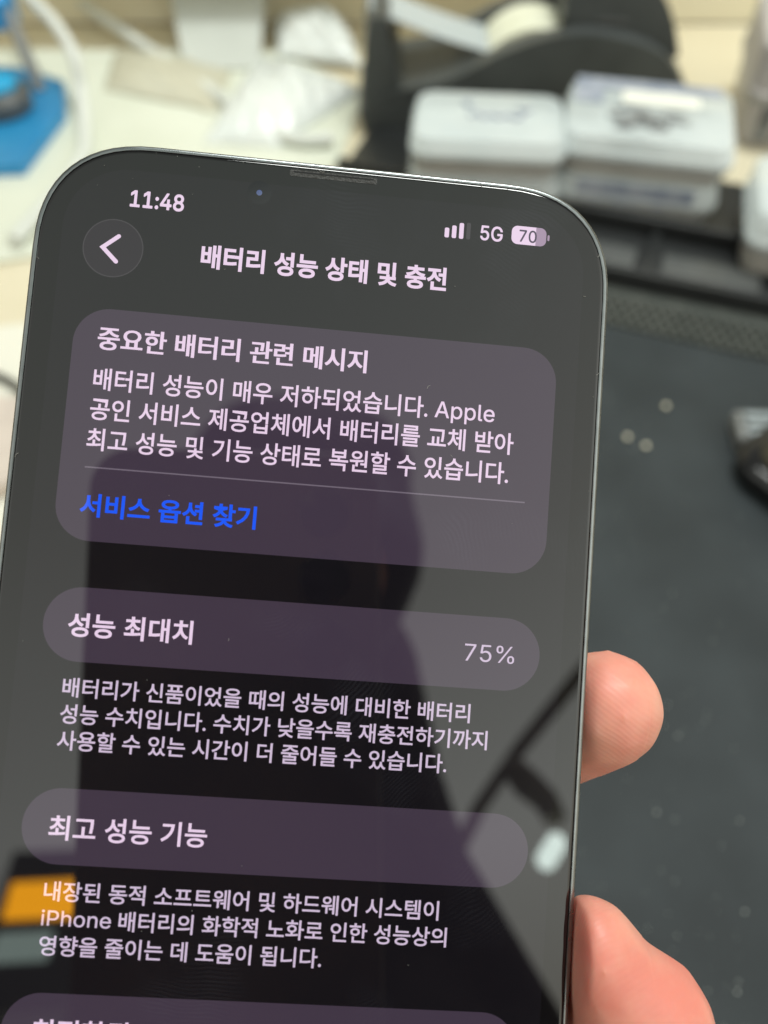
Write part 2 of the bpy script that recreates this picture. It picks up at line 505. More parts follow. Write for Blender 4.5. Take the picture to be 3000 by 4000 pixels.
bt = plastic_box('plastic_box', (.318, .632, .0005), .115, .10, .070, R_(-12), M['smoke_box'], M['smoke_box'],
                 'large grey frosted box behind the others, upper right corner', G)
bm = bmesh.new(); box(bm, -.040, .02, -.028, .030, .0702, .0709); tobj('sticker', bm, M['bluegrey'], bt, smooth=False)
bm = bmesh.new()
for k in range(7):
    box(bm, -.045 + k * .013, -.036 + k * .013, -.0475, -.0462, .006, .030 + .006 * random.random())
tobj('contents', bm, M['contents'], bt, smooth=False)
# wooden drawer-top strip the far boxes stand by
# ------------------------------------------------------------------ tape dispenser
DY = .615
dr = empty('tape_dispenser', (0, 0, 0)); tag(dr, 'black desktop tape dispenser with a cream tape roll, behind the boxes', 'tape dispenser')


def prof(pts, y0, y1, bm):
    """Side outline drawn as seen from the front, given real depth y0..y1."""
    w = [aty(u, v, DY) for u, v in pts]
    loft(bm, [[(p.x, y0, max(p.z, .0006)) for p in w], [(p.x, y1, max(p.z, .0006)) for p in w]])


def smooth_prof(pts, n=6):
    return [(p.x, p.y) for p in spline([(u, v, 0) for u, v in pts], n)]


bm = bmesh.new()
base_top = smooth_prof([(786, 232), (825, 205), (880, 192), (960, 178), (1040, 150), (1120, 140), (1300, 140), (1485, 190)])
prof([(800, 355), (788, 320), (776, 250)] + base_top + [(1488, 360)], DY, DY + .078, bm)
bmesh.ops.bevel(bm, geom=[e for e in bm.edges if abs(e.verts[0].co.y - e.verts[1].co.y) < 1e-6], offset=.002, segments=2, affect='EDGES')
tobj('base', bm, M['black_plastic'], dr)
cheek = smooth_prof([(885, 196), (940, 184), (1010, 152), (1090, 112), (1180, 82), (1270, 72), (1360, 86), (1430, 116), (1466, 160), (1482, 215)])
for y0 in (DY - .0015, DY + .066):
    bm = bmesh.new()
    prof(cheek + [(1484, 300), (885, 300)], y0, y0 + .0135, bm)
    bmesh.ops.bevel(bm, geom=[e for e in bm.edges if abs(e.verts[0].co.y - e.verts[1].co.y) < 1e-6], offset=.004, segments=3, affect='EDGES')
    tobj('cheek', bm, M['black_plastic'], dr)
bm = bmesh.new()
prof([(783, 240), (786, 120), (795, 55), (808, 42), (838, 46), (846, 70), (852, 150), (872, 205)], DY + .002, DY + .074, bm)
bmesh.ops.bevel(bm, geom=[e for e in bm.edges if abs(e.verts[0].co.y - e.verts[1].co.y) < 1e-6], offset=.0025, segments=2, affect='EDGES')
tobj('cutter_post', bm, M['black_plastic'], dr)
bm = bmesh.new()
pa = aty(800, 40, DY + .01); pb = aty(842, 44, DY + .01)
for k in range(24):
    y = DY + .012 + k * .0021
    v1 = [bm.verts.new((pa.x - .001, y, pa.z - .002)), bm.verts.new((pa.x - .001, y + .0021, pa.z - .002)), bm.verts.new((pa.x - .003, y + .001, pa.z + .002)), bm.verts.new((pb.x, y, pa.z - .002)), bm.verts.new((pb.x, y + .0021, pa.z - .002)), bm.verts.new((pb.x, y + .001, pa.z - .0005))]
    bm.faces.new((v1[0], v1[1], v1[2])); bm.faces.new((v1[3], v1[5], v1[4])); bm.faces.new((v1[0], v1[3], v1[4], v1[1]))
    bm.faces.new((v1[0], v1[2], v1[5], v1[3])); bm.faces.new((v1[1], v1[4], v1[5], v1[2]))
tobj('cutter_blade', bm, M['mid_grey'], dr, smooth=False)
# roll turning between the cheeks
rc = aty(1140, 158, DY + .04); rr = .0405
bm = bmesh.new()
N = 56
def ring(r, y): return [(rc.x + r * math.cos(2 * math.pi * k / N), y, rc.z + r * math.sin(2 * math.pi * k / N)) for k in range(N)]
vs = loft(bm, [ring(.0185, DY + .018), ring(rr, DY + .018), ring(rr, DY + .060), ring(.0185, DY + .060), ring(.0185, DY + .018)], False, False)
bmesh.ops.remove_doubles(bm, verts=bm.verts[:], dist=1e-6)
roll = tobj('tape_roll', bm, M['tape_roll'], dr)
bm = bmesh.new()
vs = loft(bm, [ring(.012, DY + .013), ring(.018, DY + .013), ring(.018, DY + .065), ring(.012, DY + .065), ring(.012, DY + .013)], False, False)
tobj('hub', bm, M['grey_plastic'], dr)
bm = bmesh.new()
s0 = Vector((rc.x - rr * .80, 0, rc.z + rr * .60)); s1 = Vector((pa.x - .001, 0, pa.z + .003))
P = [s0.lerp(s1, k / 8) + Vector((0, 0, -.002 * math.sin(math.pi * k / 8))) for k in range(9)]
loft(bm, [[(p.x, DY + .018, p.z), (p.x, DY + .060, p.z), (p.x, DY + .060, p.z + .0006), (p.x, DY + .018, p.z + .0006)] for p in P])
tobj('tape_strip', bm, M['tape_film'], dr)
# rear upright block of the dispenser, right behind the arch
a0 = aty(1225, -25, DY + .05); a1 = aty(1466, -25, DY + .05)
bm = bmesh.new()
prof([(1228, 150)] + smooth_prof([(1222, 70), (1232, 10), (1262, -22), (1330, -34), (1400, -22), (1444, 14), (1466, 70), (1478, 150)]), DY + .0145, DY + .0635, bm)
bmesh.ops.bevel(bm, geom=[e for e in bm.edges if abs(e.verts[0].co.y - e.verts[1].co.y) < 1e-6], offset=.004, segments=3, affect='EDGES')
tobj('weight_block', bm, M['black_plastic'], dr)
g0 = aty(1292, 42, DY + .014); g1 = aty(1372, -30, DY + .014)
bm = bmesh.new(); box(bm, g0.x, g1.x, DY + .0125, DY + .0143, g0.z, a0.z - .008, .0005)
tobj('side_plate', bm, M['grey_plastic'], dr)

# ------------------------------------------------------------------ blue tool stand on the left
p1, p2, p3, p4 = at(146, 203), at(147, 268), at(58, 388), at(-60, 392)
st = empty('tool_stand', (0, 0, 0)); tag(st, 'blue metal tool stand with black knob and slanted grey rod, left edge', 'tool stand')
pts = [(p1.x, p1.y), (p2.x, p2.y), (p3.x, p3.y), (p4.x, p4.y), xy(-120, 300), xy(-100, 170), xy(40, 172)]
o = slab_poly('base_plate', pts, .0032, .0105, M['blue_metal'], st)
kc = at(6, 232, .012)
bm = bmesh.new(); lathe(bm, [(.020, 0), (.0225, .003), (.0225, .012), (.018, .016)], 40, (kc.x, kc.y, .0107)); tobj('knob', bm, M['grey_plastic'], st)
bm = bmesh.new(); lathe(bm, [(.015, 0), (.015, .004), (.012, .006)], 32, (kc.x, kc.y + .001, .0268)); tobj('knob_cap', bm, M['bright_blue'], st)
bm = bmesh.new(); ra = at(88, 195, .01); rb = aty(-10, -40, ra.y + .03); tube(bm, [ra, ra.lerp(rb, .5), rb], .0045); tobj('rod', bm, M['mid_grey'], st)
bm = bmesh.new(); hc = aty(12, 20, .69); lathe(bm, [(.010, 0), (.016, .004), (.016, .022), (.010, .028)], 32, (hc.x - .008, hc.y, hc.z - .012)); tobj('clamp_head', bm, M['blue_metal'], st)
bm = bmesh.new(); tube(bm, [rb, (hc.x - .008, hc.y, hc.z)], .0045); tobj('rod', bm, M['mid_grey'], st)

# ------------------------------------------------------------------ cables
bm = bmesh.new()
tube(bm, spline([at(20, -60, .06), at(70, 0, .055), at(118, 50, .05), at(160, 120, .04), at(176, 200, .02), at(184, 290, .0085), at(176, 345, .0085), at(120, 420, .0085), at(30, 520, .0085)], 12), .0046)
o = tobj('white_cable', bm, M['cable']); tag(o, 'white cable curving down past the blue tool stand', 'cable')
bm = bmesh.new()
tube(bm, spline([at(110, -40, .02), at(210, 30, .014), at(340, 118, .009), at(470, 205, .008), at(560, 270, .008), at(640, 300, .0085), at(720, 300, .0085)], 12), .0043)
o = tobj('white_cable', bm, M['cable']); tag(o, 'white cable running diagonally toward the plastic bag', 'cable')
bm = bmesh.new()
tube(bm, spline([at(-120, 790, .004), at(-30, 805, .004), at(30, 830, .004), at(62, 875, .004), at(75, 950, .004), at(70, 1050, .004)], 12), .0022)
o = tobj('dark_cable', bm, M['dark_cable']); tag(o, 'thin dark cable arching beside the left edge of the phone', 'cable')
bm = bmesh.new(); c = at(-12, 985); lathe(bm, [(.028, .0018), (.032, .003), (.032, .011), (.029, .013), (.024, .012)], 48, (c.x, c.y, 0))
o = tobj('round_lid', bm, mat('pinkish_plastic', (.66, .58, .52), .4, var=.05)); tag(o, 'round pale pinkish lid beside the left edge of the phone', 'lid')


# ------------------------------------------------------------------ plastic bags and pouch
def crumple(name, corners, h, seed, m, label, nx=34, ny=26, base=.004):
    rnd = random.Random(seed); c = [Vector((*xy(u, v), 0)) for u, v in corners]
    waves = [(rnd.uniform(3, 17), rnd.uniform(3, 17), rnd.uniform(0, 6.28), rnd.uniform(.3, 1)) for _ in range(9)]
    top, bot = [], []
    bm = bmesh.new()
    for j in range(ny + 1):
        rt, rb_ = [], []
        for i in range(nx + 1):
            s, t_ = i / nx, j / ny
            p = (c[0] * (1 - s) + c[1] * s) * (1 - t_) + (c[3] * (1 - s) + c[2] * s) * t_
            k = (math.sin(math.pi * s) * math.sin(math.pi * t_)) ** .55
            w_ = sum(a * abs(math.sin(fx * s + fy * t_ + ph)) for fx, fy, ph, a in waves) / sum(a for *_, a in waves)
            z = base + k * h * (.25 + 1.1 * w_)
            q = Vector((p.x + .004 * (w_ - .5), p.y + .004 * (w_ - .5), z))
            rt.append(bm.verts.new(q)); rb_.append(bm.verts.new((q.x, q.y, base - .0006)))
        top.append(rt); bot.append(rb_)
    for j in range(ny):
        for i in range(nx):
            bm.faces.new((top[j][i], top[j][i + 1], top[j + 1][i + 1], top[j + 1][i]))
            bm.faces.new((bot[j][i], bot[j + 1][i], bot[j + 1][i + 1], bot[j][i + 1]))
    for i in range(nx):
        bm.faces.new((top[0][i], bot[0][i], bot[0][i + 1], top[0][i + 1])); bm.faces.new((top[ny][i], top[ny][i + 1], bot[ny][i + 1], bot[ny][i]))
    for j in range(ny):
        bm.faces.new((top[j][0], top[j + 1][0], bot[j + 1][0], bot[j][0])); bm.faces.new((top[j][nx], bot[j][nx], bot[j + 1][nx], top[j + 1][nx]))
    o = tobj(name, bm, m, None, True, 50); tag(o, label, 'plastic bag'); return o


crumple('plastic_bag', [(440, 318), (600, 330), (782, 205), (560, 135)], .020, 3, M['bag'], 'crumpled clear plastic bag, the nearer one, at the end of the cable')
crumple('plastic_bag', [(225, 205), (470, 255), (500, 165), (250, 118)], .012, 9, M['bag_beige'], 'flat creased beige bag lying under the diagonal white cable')
crumple('plastic_bag', [(600, 135), (780, 160), (745, 60), (590, 60)], .022, 5, M['bag'], 'flat clear plastic bag, the farther one, next to the dispenser', base=.006)
# grey pouch leaning at the back
bm = bmesh.new()
pa_, pb_, pc_, pd_ = at(398, 150, .004), at(560, 150, .004), aty(575, -60, .80), aty(360, -60, .80)
pts4 = [pa_, pb_, pc_, pd_]
nrm = (pb_ - pa_).cross(pd_ - pa_).normalized() * .006
front, back = [], []
for j in range(9):
    fr, bk = [], []
    for i in range(9):
        s, t_ = i / 8, j / 8
        p = (pa_ * (1 - s) + pb_ * s) * (1 - t_) + (pd_ * (1 - s) + pc_ * s) * t_
        k = .35 + math.sin(math.pi * s) * (.6 + .4 * math.sin(5 * t_ + 3 * s))
        fr.append(bm.verts.new(p - nrm * k)); bk.append(bm.verts.new(p + nrm * .2))
    front.append(fr); back.append(bk)
for j in range(8):
    for i in range(8):
        bm.faces.new((front[j][i], front[j][i + 1], front[j + 1][i + 1], front[j + 1][i])); bm.faces.new((back[j][i], back[j + 1][i], back[j + 1][i + 1], back[j][i + 1]))
for i in range(8):
    bm.faces.new((front[0][i], back[0][i], back[0][i + 1], front[0][i + 1])); bm.faces.new((front[8][i], front[8][i + 1], back[8][i + 1], back[8][i]))
    bm.faces.new((front[i][0], front[i + 1][0], back[i + 1][0], back[i][0])); bm.faces.new((front[i][8], back[i][8], back[i + 1][8], front[i + 1][8]))
o = tobj('grey_pouch', bm, M['grey_pouch'], None, True, 60); tag(o, 'pale grey pouch leaning against the back, left of the bags', 'pouch')

# ------------------------------------------------------------------ dark device and grey connector at the right edge
c = at(1592, 1020, .0035)
dv = empty('pocket_device', (c.x, c.y, .0034), R_(-52)); tag(dv, 'glossy black rounded pocket device on the mat, cut by the right edge', 'device')
bm = bmesh.new()
loft(bm, [rrect(.15, .10, .016, .0002, 8, 2, .070, .045), rrect(.154, .104, .018, .003, 8, 2, .070, .045), rrect(.154, .104, .018, .011, 8, 2, .070, .045), rrect(.150, .100, .017, .0135, 8, 2, .070, .045), rrect(.146, .096, .016, .0142, 8, 2, .070, .045)])
tobj('case', bm, M['black_gloss'], dv)
bm = bmesh.new()
loft(bm, [rrect(.138, .088, .014, .0144, 8, 2, .070, .045), rrect(.138, .088, .014, .0152, 8, 2, .070, .045)]); tobj('screen', bm, M['olive_reflection'], dv)
c = at(1622, 962, .0035)
cn = empty('connector', (c.x + .012, c.y + .004, .0034), R_(-4)); tag(cn, 'small grey ribbed metal connector behind the glossy black device', 'connector')
bm = bmesh.new(); box(bm, -.021, .03, -.010, .010, .0002, .0105, .0015); tobj('shell', bm, M['mid_grey'], cn)
bm = bmesh.new()
for k in range(3): box(bm, -.017, .027, -.0085 + k * .0062, -.0045 + k * .0062, .0106, .0126, .0007)
tobj('rib', bm, mat('bright_grey_metal', (.30, .34, .36), .4, .5), cn)

# ------------------------------------------------------------------ THE PHONE
RC = Matrix(((0.9948830106980706, -0.0745236426629952, -0.06822039070967678), (0.07956310726101522, 0.9940492338004403, 0.07440317697336488), (0.062269631340766275, -0.07945028297618495, 0.9948920270801689)))
TC = Vector((-6.1535890131356235, -43.49892273992399, 108.83137761995377)) * .001
Fm = Matrix.Diagonal((1, -1, -1))
PH = CAMM @ (Matrix.Translation(Fm @ TC) @ (Fm @ RC @ Fm).to_4x4())
phone = empty('smartphone', mw=PH)
tag(phone, 'graphite smartphone held up in the fingers, its dark screen showing battery health text', 'smartphone')
MM = .001
PW, PHH = 71.5, 146.7
PTMM = 25.4 / 460 * 3


def body_loop(inset, z, seg=14):
    return [(x * MM, y * MM, z * MM) for x, y, z in rrect(PW - 2 * inset, PHH - 2 * inset, 14.0 - inset * .9, z, seg, 2.4, 0, -PHH / 2)]


bm = bmesh.new()
prof_f = [(.72, -.40), (.70, -.04), (.60, -.015), (.44, -.03), (.28, -.08), (.14, -.19), (.04, -.40), (0, -.75), (0, -6.9), (.07, -7.23), (.2, -7.45), (.4, -7.58), (.9, -7.65)]
loft(bm, [body_loop(i, z) for i, z in prof_f], True, True)
tobj('frame', bm, M['frame'], phone, True, 40)
bm = bmesh.new()
loft(bm, [body_loop(.78, -.38), body_loop(.76, -.16), body_loop(.80, -.06), body_loop(.92, -.01), body_loop(1.15, 0)], False, True)
dg_ = tobj('display_glass', bm, M['glass'], phone, True, 40)
max(dg_.data.polygons, key=lambda p: p.area).use_smooth = False      # the front itself is dead flat
# back glass and its camera plateau (seen only from behind)
bm = bmesh.new(); loft(bm, [body_loop(.95, -7.652), body_loop(1.1, -7.75)]); tobj('back_glass', bm, mat('graphite_back_glass', (.07, .07, .072), .3), phone)
# antenna breaks
for (x0, x1, y0, y1) in ((21.0 - 1.0, 21.0 + .0, -.74, .015), (-35.765, -35.05, -15.4, -14.2), (35.05, 35.765, -15.4, -14.2)):
    bm = bmesh.new()
    if abs(x0) > 30:
        s = 1 if x0 > 0 else -1
        pr = [(s * (35.75 - i), z) for i, z in ((.6, -.095), (.5, -.055), (.36, -.083), (.2, -.19), (.07, -.41), (-.012, -.75), (-.012, -6.8))]
        loft(bm, [[(x * MM, y0 * MM, z * MM), (x * MM, y1 * MM, z * MM), ((x - s * .3) * MM, y1 * MM, (z - .3) * MM), ((x - s * .3) * MM, y0 * MM, (z - .3) * MM)] for x, z in pr])
    else:
        pr = [(-i, z) for i, z in ((.6, -.095), (.5, -.055), (.36, -.083), (.2, -.19), (.07, -.41), (-.012, -.75), (-.012, -6.8))]
        loft(bm, [[(x0 * MM, y * MM, z * MM), (x1 * MM, y * MM, z * MM), (x1 * MM, (y - .3) * MM, (z - .3) * MM), (x0 * MM, (y - .3) * MM, (z - .3) * MM)] for y, z in pr])
    tobj('antenna_band', bm, M['antenna'], phone, False)


def P2(x, y, z):      # screen points (390 wide) to the phone's own space
    return ((x - 195) * PTMM * MM, -(3.45 + y * PTMM) * MM, z * MM)


def flat(name, loops, z, m, parent):
    bm = bmesh.new()
    for lp in loops:
        f = bm.faces.new([bm.verts.new(P2(x, y, z)) for x, y in lp])
        if f.calc_center_median() and f.normal.z < 0: pass
    for f in bm.faces:
        f.normal_update()
        if f.normal.z < 0: f.normal_flip()
    me = bpy.data.meshes.new(name); bm.to_mesh(me); bm.free()
    return link(name, me, m, parent)


def rr2(x0, x1, y0, y1, r, seg=12):
    return [(x, y) for x, y, _ in rrect(x1 - x0, y1 - y0, r, 0, seg, 2.0, (x0 + x1) / 2, (y0 + y1) / 2)]


def text(name, body, x0, x1, yc, em, m, parent, bold=.018, z=.03, mid=.3745, twin=0.0):
    cu = bpy.data.curves.new('t', 'FONT'); cu.body = body; cu.size = 1.0; cu.offset = bold; cu.resolution_u = 4
    o = bpy.data.objects.new('t', cu); COL.objects.link(o)
    dg = bpy.context.evaluated_depsgraph_get()
    me = bpy.data.meshes.new_from_object(o.evaluated_get(dg))
    bpy.data.objects.remove(o); bpy.data.curves.remove(cu)
    me.materials.clear()
    xs = [v.co.x for v in me.vertices]; a, b_ = min(xs), max(xs)
    sx = (x1 - x0) / (b_ - a)
    for v in me.vertices:
        v.co = P2(x0 + (v.co.x - a) * sx, yc - (v.co.y - mid) * em, z)
    me.name = name
    if twin:                         # a heavier weight: the same outlines once more, a hair to the side
        bm = bmesh.new(); bm.from_mesh(me); n0 = len(bm.verts)
        bm.from_mesh(me); bm.verts.ensure_lookup_table()
        for k, v in enumerate(bm.verts):
            v.co.x += (twin if k >= n0 else -twin) * em * PTMM * MM
            v.co.z += .000002 * (k >= n0)
        bm.to_mesh(me); bm.free()
    return link(name, me, m, parent)


CZ, TZ = .010, .022
